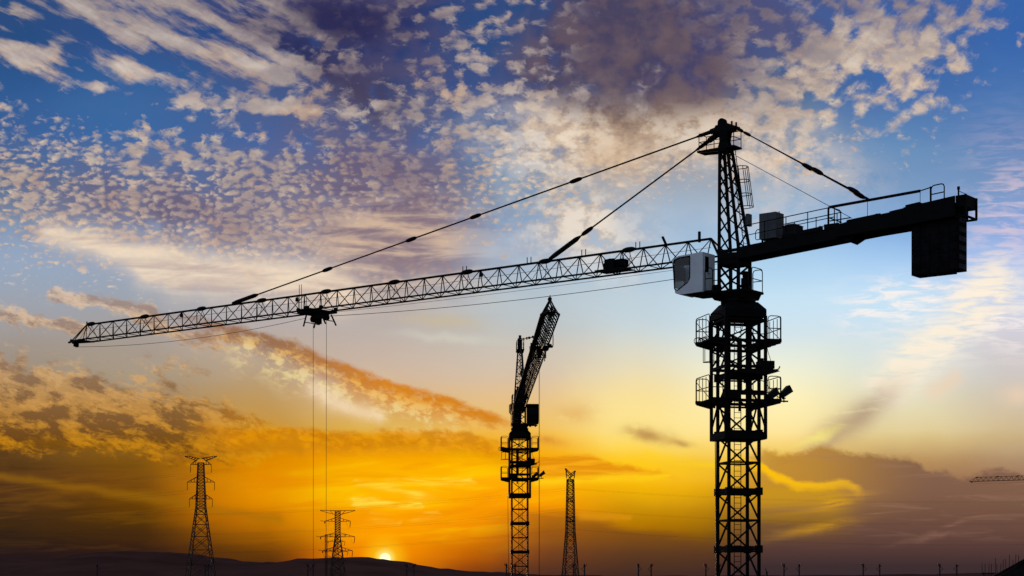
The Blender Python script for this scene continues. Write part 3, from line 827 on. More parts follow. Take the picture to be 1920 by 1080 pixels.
    gate(t, (-.9, -.86, zd + .42), (-.9, .2, zd + .42), 1.15); gate(t, (-.9, -.86, zd + .42), (-.35, -.86, zd + .42), 1.15)
    gate(t, (.5, .88, zd + .42), (1.0, .88, zd + .42), 1.1)
    t.build('guard_rail', STEEL, turn)

    # ---- driver's cab
    cz0, cz1 = H + 14.5, H + 16.5
    x0, x1, y0, y1 = .97, 2.76, .66, 1.82
    P = [(x0, cz0 + .02), (x1 - .42, cz0 - .02), (x1 - .16, cz0 + .08), (x1 - .08, cz0 + .35), (x1 + .02, cz1 - .42), (x1 - .05, cz1 - .16), (x1 - .35, cz1 - .05), (x0, cz1)]
    wi = [(x0 + .76, cz0 + .78), (x0 + .90, cz0 + .56), (x1 - .30, cz0 + .22), (x1 - .12, cz0 + .30), (x1 - .04, cz1 - .44), (x1 - .10, cz1 - .24), (x1 - .38, cz1 - .15), (x0 + .76, cz1 - .13)]
    c = MB(); th_ = .05
    # side wall with a big rounded window opening: ring of quads between outline and opening
    out8 = [(x0, cz0 + .02), (x0 + .6, cz0), P[1], P[2], P[4], P[5], P[6], P[7]]

    def wallring(ya, yb, opening):
        n = 8; vs = []
        for yv in (ya, yb):
            vs += [(p[0], yv, p[1]) for p in out8] + [(p[0], yv, p[1]) for p in opening]
        fs = []
        for i in range(n):
            j = (i + 1) % n
            fs += [(i, j, n + j, n + i), (2 * n + i, 3 * n + i, 3 * n + j, 2 * n + j), (n + i, n + j, 3 * n + j, 3 * n + i), (i, 2 * n + i, 2 * n + j, j)]
        c.add(vs, fs)
    wallring(y1 - th_, y1, wi)
    # far side: opening only low down, so light comes through below
    wf = [(x0 + .55, cz0 + .62), (x0 + .75, cz0 + .40), (x1 - .42, cz0 + .24), (x1 - .22, cz0 + .30), (x1 - .12, cz0 + .84), (x1 - .2, cz0 + .90), (x1 - .4, cz0 + .93), (x0 + .6, cz0 + 1.0)]
    wallring(y0, y0 + th_, wf)
    c.prism([(x0, cz0), (x1 - .42, cz0 - .02), (x1 - .42, cz0 + .05), (x0, cz0 + .07)], 1, y0 + th_, y1 - th_)
    c.prism([(x0, cz1 - .06), (x1 - .35, cz1 - .11), (x1 - .35, cz1 - .05), (x0, cz1)], 1, y0 + th_, y1 - th_)
    # rear wall round the doorway
    dy0, dy1, dz0, dz1 = y0 + .52, y1 - .12, cz0 + .12, cz1 - .12
    c.box(x0, x0 + th_, y0 + th_, dy0, cz0 + .07, cz1 - .06); c.box(x0, x0 + th_, dy1, y1 - th_, cz0 + .07, cz1 - .06)
    c.box(x0, x0 + th_, dy0, dy1, cz0 + .07, dz0); c.box(x0, x0 + th_, dy0, dy1, dz1, cz1 - .06)
    # front posts
    c.prism([(x1 - .10, cz0 + .35), (x1 - .05, cz0 + .33), (x1 + .02, cz1 - .42), (x1 - .03, cz1 - .42)], 1, y0, y0 + .06)
    cab = c.build('cab', CAB, root, .012)
    c = MB()                                   # door leaf, a window in its upper half
    c.box(x0 - .025, x0 + .015, dy0 + .01, dy1 - .01, dz0, cz0 + 1.02)
    c.box(x0 - .025, x0 + .015, dy0 + .01, dy0 + .07, cz0 + 1.02, dz1); c.box(x0 - .025, x0 + .015, dy1 - .07, dy1 - .01, cz0 + 1.02, dz1); c.box(x0 - .025, x0 + .015, dy0 + .07, dy1 - .07, dz1 - .08, dz1)
    door = c.build('cab_door', CAB, cab, .006)
    c = MB(); c.box(x0 - .01, x0, dy0 + .07, dy1 - .07, cz0 + 1.02, dz1 - .08); c.build('door_window', GLASS, cab)
    c = MB(); c.box(x0 - .06, x0 - .025, dy0 + .07, dy0 + .19, cz0 + .95, cz0 + .98); c.build('door_handle', STEEL, cab)
    for nm, yy, wp in (('side_window', y1 - .03, wi), ('far_window', y0 + .02, wf)):
        c = MB(); c.add([(p[0], yy, p[1]) for p in wp], [tuple(range(8))]); c.build(nm, GLASS, cab)
    c = MB(); c.add([(x1 - .08, y0 + .06, cz0 + .35), (x1 - .08, y1 - .05, cz0 + .35), (x1 + .01, y1 - .05, cz1 - .42), (x1 + .01, y0 + .06, cz1 - .42)], [(0, 1, 2, 3)])
    c.build('windscreen', GLASS, cab)
    c = MB()                                   # rubber seal round the side window
    n8 = wi + [wi[0]]
    for a, b_ in zip(n8, n8[1:]): c.bar((a[0], y1 + .005, a[1]), (b_[0], y1 + .005, b_[1]), .03, .045)
    c.build('window_seal', STEEL, cab)
    c = MB(); c.box(x0 + .72, x1 - .06, y1 - .09, y1 - .07, cz1 - .56, cz1 - .12); c.box(x0 + .06, x0 + .09, y0 + .06, y1 - .06, cz0 + .1, cz1 - .1)
    c.box(x0 + .3, x0 + .7, y0 + .45, y0 + .85, cz0 + .08, cz0 + .42); c.box(x0 + .25, x0 + .35, y0 + .45, y0 + .85, cz0 + .42, cz0 + 1.05)
    c.box(x0 + .75, x0 + .95, y0 + .12, y0 + .3, cz0 + .08, cz0 + .34)
    c.build('cab_interior', CABIN, cab)
    c = MB(); c.add([(x1 - .115, y0 + .07, cz0 + .85), (x1 - .115, y1 - .06, cz0 + .85), (x1 - .06, y1 - .06, cz1 - .45), (x1 - .06, y0 + .07, cz1 - .45), (x1 - .105, y0 + .07, cz0 + .85), (x1 - .105, y1 - .06, cz0 + .85), (x1 - .05, y1 - .06, cz1 - .45), (x1 - .05, y0 + .07, cz1 - .45)], [(0, 1, 2, 3), (7, 6, 5, 4), (0, 4, 5, 1), (2, 6, 7, 3)])
    c.build('windscreen_sheet', SCREEN_SHEET, cab)  # plain sheet just inside the upper part of the windscreen
    c = MB()
    gate(c, (x0 - .5, y1 - .12, zd + .42), (x0 - .06, y1 - .12, zd + .42), 1.05); c.box(x0 - .75, x0, y0, y1 - .05, cz0 - .1, cz0 - .04)
    c.box(x0 - .42, x0 - .1, y0 + .05, y0 + .4, cz0 - .04, cz0 + .42)
    c.build('cab_step', STEEL, cab)

    # ---- tower head
    t = MB(); zp = H + 21.9
    bot = [(xo - h5, -h5), (xo + h5, -h5), (xo + h5, h5), (xo - h5, h5)]
    tp = [(.5, -.22), (.95, -.22), (.95, .22), (.5, .22)]
    A = [Vector((*b_, hz)) for b_ in bot]; B = [Vector((*b_, zp)) for b_ in tp]
    for a, b_ in zip(A, B): t.bar(a, b_, .125)
    for k in range(4):
        j = (k + 1) % 4; n = 7
        cuts = [0, .175, .34, .49, .63, .76, .88, 1.0]
        for i in range(n):
            a, b_ = cuts[i], cuts[i + 1]
            t.bar(A[k].lerp(B[k], a), A[j].lerp(B[j], b_), .062)
        t.bar(A[k].lerp(B[k], .99), A[j].lerp(B[j], .99), .12)
    head = t.build('tower_head', STEEL, root)
    t = MB()                                   # ladder with safety hoops down the back
    la = Vector((xo - h5 - .12, 0, hz)); lb = Vector((.30, 0, zp))
    for y in (-.2, .2): t.tube([la + Vector((0, y, 0)), lb + Vector((0, y, 0))], .022, 5)
    for k in range(19): p = la.lerp(lb, k / 19); t.tube([p + Vector((0, -.2, 0)), p + Vector((0, .2, 0))], .014, 4)
    t.build('ladder', STEEL, head)
    t = MB(); hoops = []
    for zz in (H + 18.85, H + 19.5, H + 20.2, H + 20.9):
        k = (zz - hz) / (zp - hz); p = la.lerp(lb, k)
        pts = [p + Vector((-.36 + .36 * math.cos(R(a)) - .0, .36 * math.sin(R(a)), 0)) for a in range(-60, -301, -24)]
        pts = [p + Vector((0, -.3, 0))] + [p + Vector((-.34 - .34 * math.cos(R(a)), .34 * math.sin(R(a)), 0)) for a in range(-90, 91, 20)] + [p + Vector((0, .3, 0))]
        hoops.append(pts); t.tube(pts, .022, 5)
    for i in (1, 4, 6, 8, 10): t.tube([h[i] for h in hoops], .02, 5)
    t.build('safety_hoops', STEEL, head)
    t = MB(); t.box(-.62, -.45, -.3, .05, H + 17.9, H + 18.5); t.build('junction_box', GREY, head)
    # platform at the top with railing
    t = MB(); t.box(.02, 2.2, -.40, .40, zp, zp + .09)
    t.prism([(.5, zp - .12), (.5, zp), (2.15, zp)], 1, -.36, -.30); t.prism([(.5, zp - .12), (.5, zp), (2.15, zp)], 1, .30, .36)
    t.build('top_platform', DECK, head)
    z = zp + .09
    t = MB(); rail(t, [(2.1, -.36, z), (1.2, -.36, z), (.05, -.36, z)], .85); rail(t, [(2.1, .36, z), (1.2, .36, z), (.05, .36, z)], .85)
    for x in (2.1, .05): t.tube([(x, -.37, z + .85), (x, .37, z + .85)], .022, 5); t.tube([(x, -.37, z + .425), (x, .37, z + .425)], .022, 5)
    t.build('guard_rail', STEEL, head)
    t = MB(); ap = zp + .09                    # apex block: waisted post, link plates, rope sheave
    for y in (-.24, .10):
        t.prism([(.48, ap), (.58, ap + .35), (.50, ap + .78), (.12, ap + .86), (.08, ap + .98), (.5, ap + 1.16), (1.2, ap + 1.2), (1.3, ap + 1.05), (1.02, ap + .75), (.98, ap + .35), (1.08, ap)], 1, y, y + .12)
    t.box(.62, .94, -.13, .13, ap, ap + 1.15)
    t.prism([(-.1, ap + .82), (-.08, ap + .95), (.6, ap + 1.25), (.6, ap + .95)], 1, -.05, .05)
    t.build('apex_block', STEEL, head)
    t = MB(); t.tube([(.93, -.13, ap + 1.33), (.93, .13, ap + 1.33)], .21, 16); t.box(.7, 1.15, -.12, .12, ap + 1.0, ap + 1.3)
    t.build('apex_sheave', STEEL, head)
    for x, z in ((.38, ap + 1.05), (.12, ap + .95)):
        t = MB(); t.tube([(x, 0, z), (x, 0, z + .27)], .05, 8); t.build('warning_lamp', LAMPM, head)

    # ---- jib: triangular lattice
    hb_, ht = H + 16.42, H + 17.5; w = .62
    SL = 5.52; L = sections * SL; x_top0 = 1.6; p = SL / 4
    xe = x_top0 + L
    jb = MB()
    jb.bar((x_top0, 0, ht), (xe, 0, ht), .105)
    for y in (-w, w): jb.bar((.75, y, hb_), (xe + .1, y, hb_), .075, .085)
    jb.bar((.75, -w, hb_), (x_top0, 0, ht), .09); jb.bar((.75, w, hb_), (x_top0, 0, ht), .09)
    n = sections * 4
    for i in range(n):                         # zigzag webs: the bottom nodes sit half a panel on
        x = x_top0 + p * i; xm = x + p / 2
        for y in (-w, w):
            jb.bar((x, 0, ht), (xm, y, hb_), .046); jb.bar((xm, y, hb_), (x + p, 0, ht), .046)
        jb.bar((xm, -w, hb_), (xm, w, hb_), .036)
        jb.bar((xm, w, hb_), (xm + p, -w, hb_), .034)
    jb.bar((xe, -w, hb_), (xe, w, hb_), .05)
    jib = jb.build('jib', STEEL, root)
    tw = MB(); j2 = Vector
    nose = (xe + 1.85, 0, hb_ - .02)
    for y in (-w, w): tw.bar((xe, y, hb_), (xe + 1.75, y * .25, hb_), .11)
    tw.bar((xe, 0, ht + .02), nose, .055); tw.bar((xe + .02, 0, ht), (xe + .95, w * .6, hb_), .045); tw.bar((xe + .02, 0, ht), (xe + .95, -w * .6, hb_), .045)
    tw.bar((xe, 0, ht), (xe, 0, ht + .22), .06); tw.bar((xe + .9, -w * .62, hb_), (xe + .9, w * .62, hb_), .07)
    tw.box(xe + .2, xe + 1.3, -.3, .3, hb_ - .05, hb_ + .03); tw.tube([(xe + 1.6, -.1, hb_ + .12), (xe + 1.6, .1, hb_ + .12)], .11, 10)
    tw.tube([(xe + 1.1, -.08, hb_ - .22), (xe + 1.1, .08, hb_ - .22)], .15, 12); tw.box(xe + 1.0, xe + 1.3, -.12, .12, hb_ - .3, hb_ - .02)
    tw.build('jib_nose', STEEL, jib)
    for i in range(sections):                  # pinned joints between sections
        x = x_top0 + SL * (i + 1) - .45
        t = MB(); t.spindle((x - .42, 0, ht + .02), (x + .42, 0, ht + .02), .145)
        for y in (-w, w): t.spindle((x - .3, y, hb_), (x + .3, y, hb_), .06, 6)
        t.bar((x - .1, 0, ht), (x - .45, w, hb_), .024); t.bar((x + .1, 0, ht), (x + .5, w, hb_), .024); t.bar((x, 0, ht), (x, -w, hb_), .024)
        t.build('section_joint', STEEL, jib)
    for x in (6.0, 9.5, 13.2, 17.8):
        if x > L: continue
        t = MB(); t.bar((x, -.04, ht), (x, -.04, ht + .38), .035); t.bar((x + .2, .04, ht), (x + .2, .04, ht + .36), .035)
        t.build('line_post', STEEL, jib)
    t = MB(); t.bar((4.3, 0, ht - .05), (4.55, 0, ht + .45), .13, .09); t.build('stop_post', STEEL, jib)
    t = MB(); t.bar((2.3, 0, ht - .1), (2.3, 0, ht + .45), .11); t.build('stop_post', STEEL, jib)
    for x in (16.7, 31.2, 41.7):
        if x > L: continue
        t = MB(); t.bar((x, 0, ht - .05), (x, 0, ht - .14), .06); t.tube([(x, 0, ht - .12), (x, 0, ht - .32), (x, 0, ht - .36)], [.10, .12, .07], 10)
        t.build('work_lamp', LAMPM, jib)
    t = MB(); x = 7.6                          # trolley winch on its tray
    t.tube([(x, -.45, hb_ + .38), (x, .45, hb_ + .38)], .3, 16); t.box(x - .75, x - .3, -.25, .3, hb_ + .25, hb_ + .62); t.box(x + .2, x + .5, -.3, .3, hb_ + .12, hb_ + .5)
    t.box(x - .9, x + .9, -.55, .55, hb_ + .07, hb_ + .13); t.box(x - .3, x + .3, -.5, -.4, hb_ + .1, hb_ + .65); t.box(x - .3, x + .3, .4, .5, hb_ + .1, hb_ + .65)
    t.build('trolley_winch', STEEL, jib)
    t = MB()
    t.tube([(1.6, 0, ht - .45), (xe - 1, 0, ht - .40)], .011, 4)
    t.build('trolley_rope', ROPE, jib)

    # ---- trolley, its basket and the ropes
    X0 = trolley_x; t = MB(); zt_ = hb_ - .16
    for y in (-w - .05, w + .05): t.bar((X0 - 1.0, y, zt_ + .06), (X0 + 1.0, y, zt_ + .06), .09, .14)
    for x in (-.9, -.3, .35, .9): t.bar((X0 + x, -w - .05, zt_ + .04), (X0 + x, w + .05, zt_ + .04), .08, .12)
    for x in (-.95, .95):
        for y in (-w - .02, w + .02): t.tube([(X0 + x, y - .08, zt_ + .22), (X0 + x, y + .08, zt_ + .22)], .12, 10)
    t.box(X0 - .8, X0 + .3, -.22, .22, zt_ - .32, zt_ + .05)
    for x in (-.75, .3): t.tube([(X0 + x, -.14, zt_ - .32), (X0 + x, .14, zt_ - .32)], .17, 12)
    t.box(X0 - .28, X0 - .2, -.12, .12, zt_ - .66, zt_ - .3); t.box(X0 - .12, X0 - .02, -.12, .12, zt_ - .7, zt_ - .3); t.box(X0 + .2, X0 + .42, -.12, .12, zt_ - .5, zt_ - .2)
    for sg, xx in ((-1, -1.0), (1, .62)):
        for y in (-.45, .45): t.bar((X0 + xx * .75, y, zt_ - .1), (X0 + xx * 1.15, y, zt_ - .78), .07)
        t.bar((X0 + xx * 1.0, -.45, zt_ - .52), (X0 + xx * 1.0, .45, zt_ - .52), .045)
    tr = t.build('trolley', STEEL, root)
    t = MB(); yb = w + .4
    t.box(X0 - .4, X0 + .6, w + .1, yb, hb_ - .02, hb_ + .03); t.box(X0 - .1, X0 + .25, w + .15, yb - .1, hb_ + .03, hb_ + .2)
    gate(t, (X0 - .1, yb, hb_ + .03), (X0 + .58, yb, hb_ + .03), .8, .018)
    for x in (.32, .5): t.bar((X0 + x, yb, hb_), (X0 + x, yb, hb_ + 1.5), .025)
    t.build('service_basket', STEEL, tr)
    for x in (-.78, .33):
        t = MB(); t.tube([(X0 + x, 0, zt_ - .4), (X0 + x * .96, 0, rope_to)], .0125, 5)
        t.build('hoist_rope', ROPE, root)
    t = MB(); t.box(X0 - .85, X0 + .42, -.12, .12, rope_to - .5, rope_to + .02); t.tube([(X0 - .05, 0, rope_to - .5), (X0 - .05, 0, rope_to - .85), (X0 + .1, 0, rope_to - 1.05), (X0 + .25, 0, rope_to - .9)], .06, 8)
    t.build('hook_block', STEEL, root)

    def sag(a, b_, drop, r, nm):
        a, b_ = Vector(a), Vector(b_)
        t = MB(); t.tube([a.lerp(b_, k / 16) - Vector((0, 0, drop * 4 * (k / 16) * (1 - k / 16))) for k in range(17)], r, 4)
        return t.build(nm, ROPE, root)
    sag((X0 + 1.0, 0, zt_ - .2), (xe + 1.1, 0, hb_ - .34), .42, .014, 'traction_rope')
    sag((X0 - 1.0, 0, zt_ - .25), (1.2, .3, hb_ - .75), .28, .016, 'lead_rope')
    sag((X0 - 1.0, 0, zt_ - .05), (1.2, 0, hb_ - .25), .1, .010, 'lead_rope')

    # ---- jib ties
    def tie(a, b_, joints, lug, nm, r=.043, lugr=.13):
        a, b_ = Vector(a), Vector(b_); d = (b_ - a).normalized(); Lt = (b_ - a).length
        t = MB(); t.tube([a, b_ - d * .2], r, 6)
        for k in joints: q0 = a + d * (Lt * k); t.spindle(q0 - d * .42, q0 + d * .42, .125)
        pl = t.build(nm, STEEL, root)
        t = MB(); e0 = b_ - d * lug
        t.tube([e0 - d * .3, e0, e0 + d * .25, b_ - d * .4, b_ - d * .1, b_], [.06, lugr, lugr, lugr, .1, .1], 6)
        t.build('tie_lug', STEEL, pl)
        t = MB(); t.tube([a - d * 1.75, a - d * 1.4, a - d * .9, a - d * .85, a - d * .35, a], [.15, .16, .15, .11, .10, .05], 8)
        t.build('tie_plate', STEEL, pl)
        return pl
    ex = x_top0 + 35.3 if sections < 10 else x_top0 + 42.0
    apx = Vector((.75, 0, ap + 1.1))
    o_end = Vector((ex, 0, ht + .08)); o_dir = (o_end - apx).normalized()
    tie(apx + o_dir * 1.75, o_end, (.222, .425, .565, .76), 2.0, 'outer_tie')
    i_end = Vector((11.9, 0, ht + .1)); i_dir = (i_end - (apx - Vector((0, 0, .10)))).normalized()
    tie(apx - Vector((0, 0, .10)) + i_dir * 1.95, i_end, (.73,), 2.0, 'inner_tie')

    # ---- counter-jib, rising slightly towards its end
    def ct(x): return H + 16.78 + .062 * (-x - .9)
    def cbm(x): return H + 16.2 + .058 * (-x - .9)
    t = MB(); xE = -11.95
    for y in (-.6, .6):
        t.add([(-.3, y - .07, cbm(-.3)), (xE, y - .07, cbm(xE) + .05), (xE, y - .07, ct(xE)), (-.3, y - .07, ct(-.3)), (-.3, y + .07, cbm(-.3)), (xE, y + .07, cbm(xE) + .05), (xE, y + .07, ct(xE)), (-.3, y + .07, ct(-.3))],
              [(0, 1, 2, 3), (7, 6, 5, 4), (0, 4, 5, 1), (3, 2, 6, 7), (0, 3, 7, 4), (1, 5, 6, 2)])
    for k in range(13):
        x = -.6 - .9 * k
        if x > xE: t.bar((x, -.6, ct(x) - .15), (x, .6, ct(x) - .15), .12, .2)
    t.bar((-.3, -.6, cbm(-.3) + .2), (.8, -.6, hb_), .14, .3); t.bar((-.3, .6, cbm(-.3) + .2), (.8, .6, hb_), .14, .3)
    t.prism([(-5.9, cbm(-5.9) + .05), (-6.35, cbm(-6.3) - .18), (-6.9, cbm(-6.9) + .05)], 1, -.55, -.45); t.prism([(-5.9, cbm(-5.9) + .05), (-6.35, cbm(-6.3) - .18), (-6.9, cbm(-6.9) + .05)], 1, .45, .55)
    cj = t.build('counter_jib', STEEL, root)
    t = MB()
    t.hexa([(-.5, -.52, ct(-.5) - .05), (xE + 2.4, -.52, ct(xE + 2.4) - .05), (xE + 2.4, .52, ct(xE + 2.4) - .05), (-.5, .52, ct(-.5) - .05)], [(-.5, -.52, ct(-.5)), (xE + 2.4, -.52, ct(xE + 2.4)), (xE + 2.4, .52, ct(xE + 2.4)), (-.5, .52, ct(-.5))])
    for (a, b_, h_) in ((-3.9, -4.9, .13), (-5.2, -5.9, .17), (-2.9, -3.5, .09)): t.box(b_, a, -.7, .7, ct(a), ct(a) + h_ + .06)
    t.tube([(-4.95, .5, ct(-5) + .12), (-4.95, .62, ct(-5) + .12)], .11, 8)
    t.build('walkway_deck', DECK, cj)
    # rear half: deeper side plates and the hoist winch with its covers
    t = MB()
    for y in (-.78, .68): t.prism([(-5.8, cbm(-5.8) + .1), (-5.8, ct(-5.8) + .06), (-6.5, ct(-6.5) + .12), (-6.5, ct(-6.5) + .2), (-8.2, ct(-8.2) + .2), (-8.2, ct(-8.2) + .15), (-9.4, ct(-9.4) + .15), (-9.4, ct(-9.4) + .24), (-11.95, ct(-11.95) + .3), (-11.95, cbm(-11.95)), (-9.2, cbm(-9.2) + .02)], 1, y, y + .1)
    t.box(-7.0, -6.3, -.5, .5, ct(-6.6) - .1, ct(-6.6) + .24); t.tube([(-7.9, -.5, ct(-7.9) - .05), (-7.9, .5, ct(-7.9) - .05)], .34, 16)
    t.prism([(-8.6, ct(-8.6)), (-8.6, ct(-8.6) + .24), (-9.4, ct(-9.4) + .26), (-9.4, ct(-9.4))], 1, -.55, .6)
    t.build('winch_housing', STEEL, cj)
    t = MB(); t.prism([(-9.45, ct(-9.45) + .2), (-9.45, ct(-9.45) + .36), (-10.15, ct(-10.15) + .38), (-10.15, ct(-10.15) + .2)], 1, -.6, .67); t.build('winch_cover', DECK, cj)
    # railings
    t = MB()
    for y in (-.66, .66):
        xs = [-.7, -1.9, -3.1, -4.3, -5.45]
        t.tube([(x, y, ct(x) + 1.0) for x in xs], .026, 5); t.tube([(x, y, ct(x) + .5) for x in xs], .022, 5)
        for x in xs[1:]: t.tube([(x + (.25 if y < 0 else 0), y, ct(x)), (x + (.25 if y < 0 else 0), y, ct(x) + 1.0)], .024, 5)
        t.tube([(-.7, y, ct(-.7) + 1.0), (-.62, y, ct(-.7) + .9), (-.62, y, ct(-.7) + .55), (-.7, y, ct(-.7) + .5)], .022, 5)
    t.build('guard_rail', STEEL, cj)
    t = MB(); y = .66
    gate(t, (-5.4, -y, ct(-5.4)), (-5.4, y, ct(-5.4)), 1.08, .032); gate(t, (-5.45, y, ct(-5.4)), (-5.75, y, ct(-5.75)), 1.0, .028)
    t.build('rail_frame', STEEL, cj)
    t = MB(); gate(t, (-10.75, y, ct(-10.75) + .2), (-11.4, y, ct(-11.4) + .2), .8, .03); t.tube([(-10.72, y, ct(-10.7) + .2), (-10.72, y, ct(-10.7) + .98)], .04, 6)
    t.build('rail_frame', STEEL, cj)
    t = MB()
    y = .66
    t.bar((-5.5, y, ct(-5.5) + 1.02), (-10.2, y, ct(-10.2) + .88), .08, .12); t.tube([(-10.2, y, ct(-10.2) + .88), (-10.75, y, ct(-10.75) + .94)], .03, 5)
    t.tube([(-5.5, y, ct(-5.5) + .35), (-6.6, y, ct(-6.6) + .30)], .03, 5)
    for x in (-5.75, -7.5, -10.2): t.tube([(x, y, ct(x)), (x, y, ct(x) + .95)], .014, 5)
    t.build('tie_beam', STEEL, cj)
    # electrical cabinets
    t = MB(); a = -1.45; zc = ct(a) + .22
    t.box(a - .95, a, -.38, .42, zc, zc + 1.28)
    for x in (a - .93, a - .5, a - .05): t.box(x, x + .04, .0, .04, zc + 1.28, zc + 1.36)
    t.box(a - .5, a - .47, .42, .43, zc + .05, zc + 1.2)
    k1_ = t.build('control_cabinet', GREY, cj, .015)
    t = MB()
    for x in (a - .85, a - .6, a - .35, a - .12):
        for y in (-.3, .3): t.tube([(x, y, zc - .24), (x, y, zc)], .05, 6)
    t.box(a - .95, a + .05, -.36, .4, zc - .24, zc - .18)
    t.build('cabinet_feet', STEEL, k1_)
    t = MB(); a = -2.75; zc = ct(a) + .02
    t.box(a - .75, a, -.35, .38, zc, zc + .62)
    t.hexa([(a - .8, -.4, zc + .62), (a + .05, -.4, zc + .62), (a + .05, .43, zc + .62), (a - .8, .43, zc + .62)], [(a - .55, -.2, zc + .74), (a - .2, -.2, zc + .74), (a - .2, .2, zc + .74), (a - .55, .2, zc + .74)])
    t.build('resistor_box', CABIN, cj, .01)
    # counterweights: slabs hung one behind another between the girders
    for k in range(5):
        x1_ = -9.66 - .475 * k; x0_ = x1_ - .455
        zb_ = H + (14.36 if k < 4 else 14.42); zt2 = ct(x1_) - .05
        t = MB(); t.box(x0_, x1_, -.46, .46, zb_, zt2)
        t.box(x0_ + .02, x1_ - .02, -.52, .52, zt2 - .3, zt2)
        nl = 6; dzl = (zt2 - .4 - zb_) / nl
        for i in range(nl):
            za = zb_ + dzl * i + .05
            for y in (-.46, .46):
                sg = 1 if y > 0 else -1; ya, yb2 = sorted((y, y + sg * .015)); t.box(x0_ + .04, x1_ - .04, ya, yb2, za, za + dzl * .62)
            if k == 4: t.box(x0_ - .02, x0_, -.40, .40, za, za + dzl * .55, 1)
        t.build('counterweight_slab', [CONC, SLABFACE], cj, .012)
    # tail frame
    t = MB(); xa, xb = -11.95, -12.42
    zt3, zb3 = ct(-12.3) + .32, cbm(-12.3) - .05
    for y in (-.6, .6):
        t.box(xb, xa, y - .05, y + .05, zb3 + .45, zt3 - .02)
        t.bar((xb, y, zb3), (xb, y, zt3), .09); t.bar((xb, y, zb3), (xa, y, zb3), .09)
    t.box(xb, xb + .04, -.6, .6, zb3 + .45, zt3); t.bar((xb, -.6, zb3), (xb, .6, zb3), .09)
    t.bar((xa - .1, .55, zt3 - .05), (xa - .1, .55, zt3 + .3), .06); t.bar((xa - .1, .55, zt3 + .2), (xb, .55, zt3), .03); t.tube([(xa - .1, .55, zt3 + .26), (xa - .1, .55, zt3 + .4)], .07, 8)
    t.build('tail_frame', STEEL, cj)
    # counter-jib ties: two rods side by side, in three lengths
    for sy_, kk in ((-1, 0), (1, .035)):
        a = Vector((.1, .07 * sy_, ap + .92)); b_ = Vector((-7.55 - .03 * sy_, .66 + .05 * sy_, ct(-7.55) + 1.0 + .02 * sy_)); d = (b_ - a)
        t = MB(); t.tube([a, b_], .032, 6)
        for k in (.555 + kk * 2, .93 - kk): q0 = a + d * k; dn = d.normalized(); t.spindle(q0 - dn * .42, q0 + dn * .42, .12)
        t.spindle(a + d * .06, a + d * .11, .08); t.spindle(a + d * .0, a + d * .05, .09)
        t.build('rear_tie', STEEL, root)
    t = MB(); t.tube([(.1, 0, H + 21.5), (-6.4, .1, ct(-6.4) + .4)], .014, 4); t.build('hoist_lead_rope', ROPE, root)
    return root


rope_end = .95
D1 = 90.0
a1 = math.atan2(.615, -.7885)
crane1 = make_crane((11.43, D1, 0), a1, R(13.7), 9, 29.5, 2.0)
tag(crane1, 'large dark tower crane with a white cab, its long jib reaching left across the sunset', 'tower crane', 'tower cranes')
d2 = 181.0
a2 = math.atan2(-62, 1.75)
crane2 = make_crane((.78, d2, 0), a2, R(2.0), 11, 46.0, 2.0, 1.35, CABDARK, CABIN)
tag(crane2, 'smaller distant tower crane whose jib points towards the viewer, standing mid-picture', 'tower crane', 'tower cranes')
crane3 = copy_tree(crane2)
crane3.location = (0, 0, 0)
crane3['label'] = 'far tower crane of which only the jib tip shows at the right edge'

# far crane at the right edge: place it by its jib tip
a3 = R(180 - 33)
tipL = 1.6 + 11 * 5.52 + 1.85
tip = px(1817, 903, 480)
k3 = tip.z / (CZ + 1.35 + 16.42)
crane3.rotation_euler = (0, 0, a3)
crane3.location = (tip.x - math.cos(a3) * tipL, tip.y - math.sin(a3) * tipL, tip.z - (CZ + 1.35 + 16.42))

# ================================================================== pylons
def body(m, levels, w):
    """square lattice tower: levels = [(z, half)]; braced panels in between"""
    for (z0, h0), (z1, h1) in zip(levels, levels[1:]):
        c0 = [Vector((sx_ * h0, sy_ * h0, z0)) for sx_, sy_ in ((-1, -1), (1, -1), (1, 1), (-1, 1))]
        c1 = [Vector((sx_ * h1, sy_ * h1, z1)) for sx_, sy_ in ((-1, -1), (1, -1), (1, 1), (-1, 1))]
        for k in range(4):
            j = (k + 1) % 4
            m.bar(c0[k], c1[k], w * 1.5)
            m.bar(c0[k], c1[j], w); m.bar(c0[j], c1[k], w)
            m.bar(c1[k], c1[j], w * .8)


def arm(m, z, half, bh, rise, w, droop=0.0):
    for sg in (-1, 1):
        tipv = Vector((sg * half, 0, z + droop))
        for sy_ in (-1, 1):
            m.bar((sg * bh * .9, sy_ * bh, z), tipv, w); m.bar((sg * bh * .9, sy_ * bh, z + rise), tipv, w)
            for k in (.35, .65):
                a = Vector((sg * bh * .9, sy_ * bh, z)).lerp(tipv, k); b = Vector((sg * bh * .9, sy_ * bh, z + rise)).lerp(tipv, k)
                m.bar(a, b, w * .6)


def insulator(parent, p, q, r=.14):
    m = MB(); p, q = Vector(p), Vector(q); n = 9
    m.tube([p, q], r * .4, 5)
    for k in range(n):
        c = p.lerp(q, (k + .7) / (n + .4)); d = (q - p).normalized() * .07
        m.tube([c - d, c + d], [r, r * .75], 8)
    return m.build('insulator_string', PORC, parent)


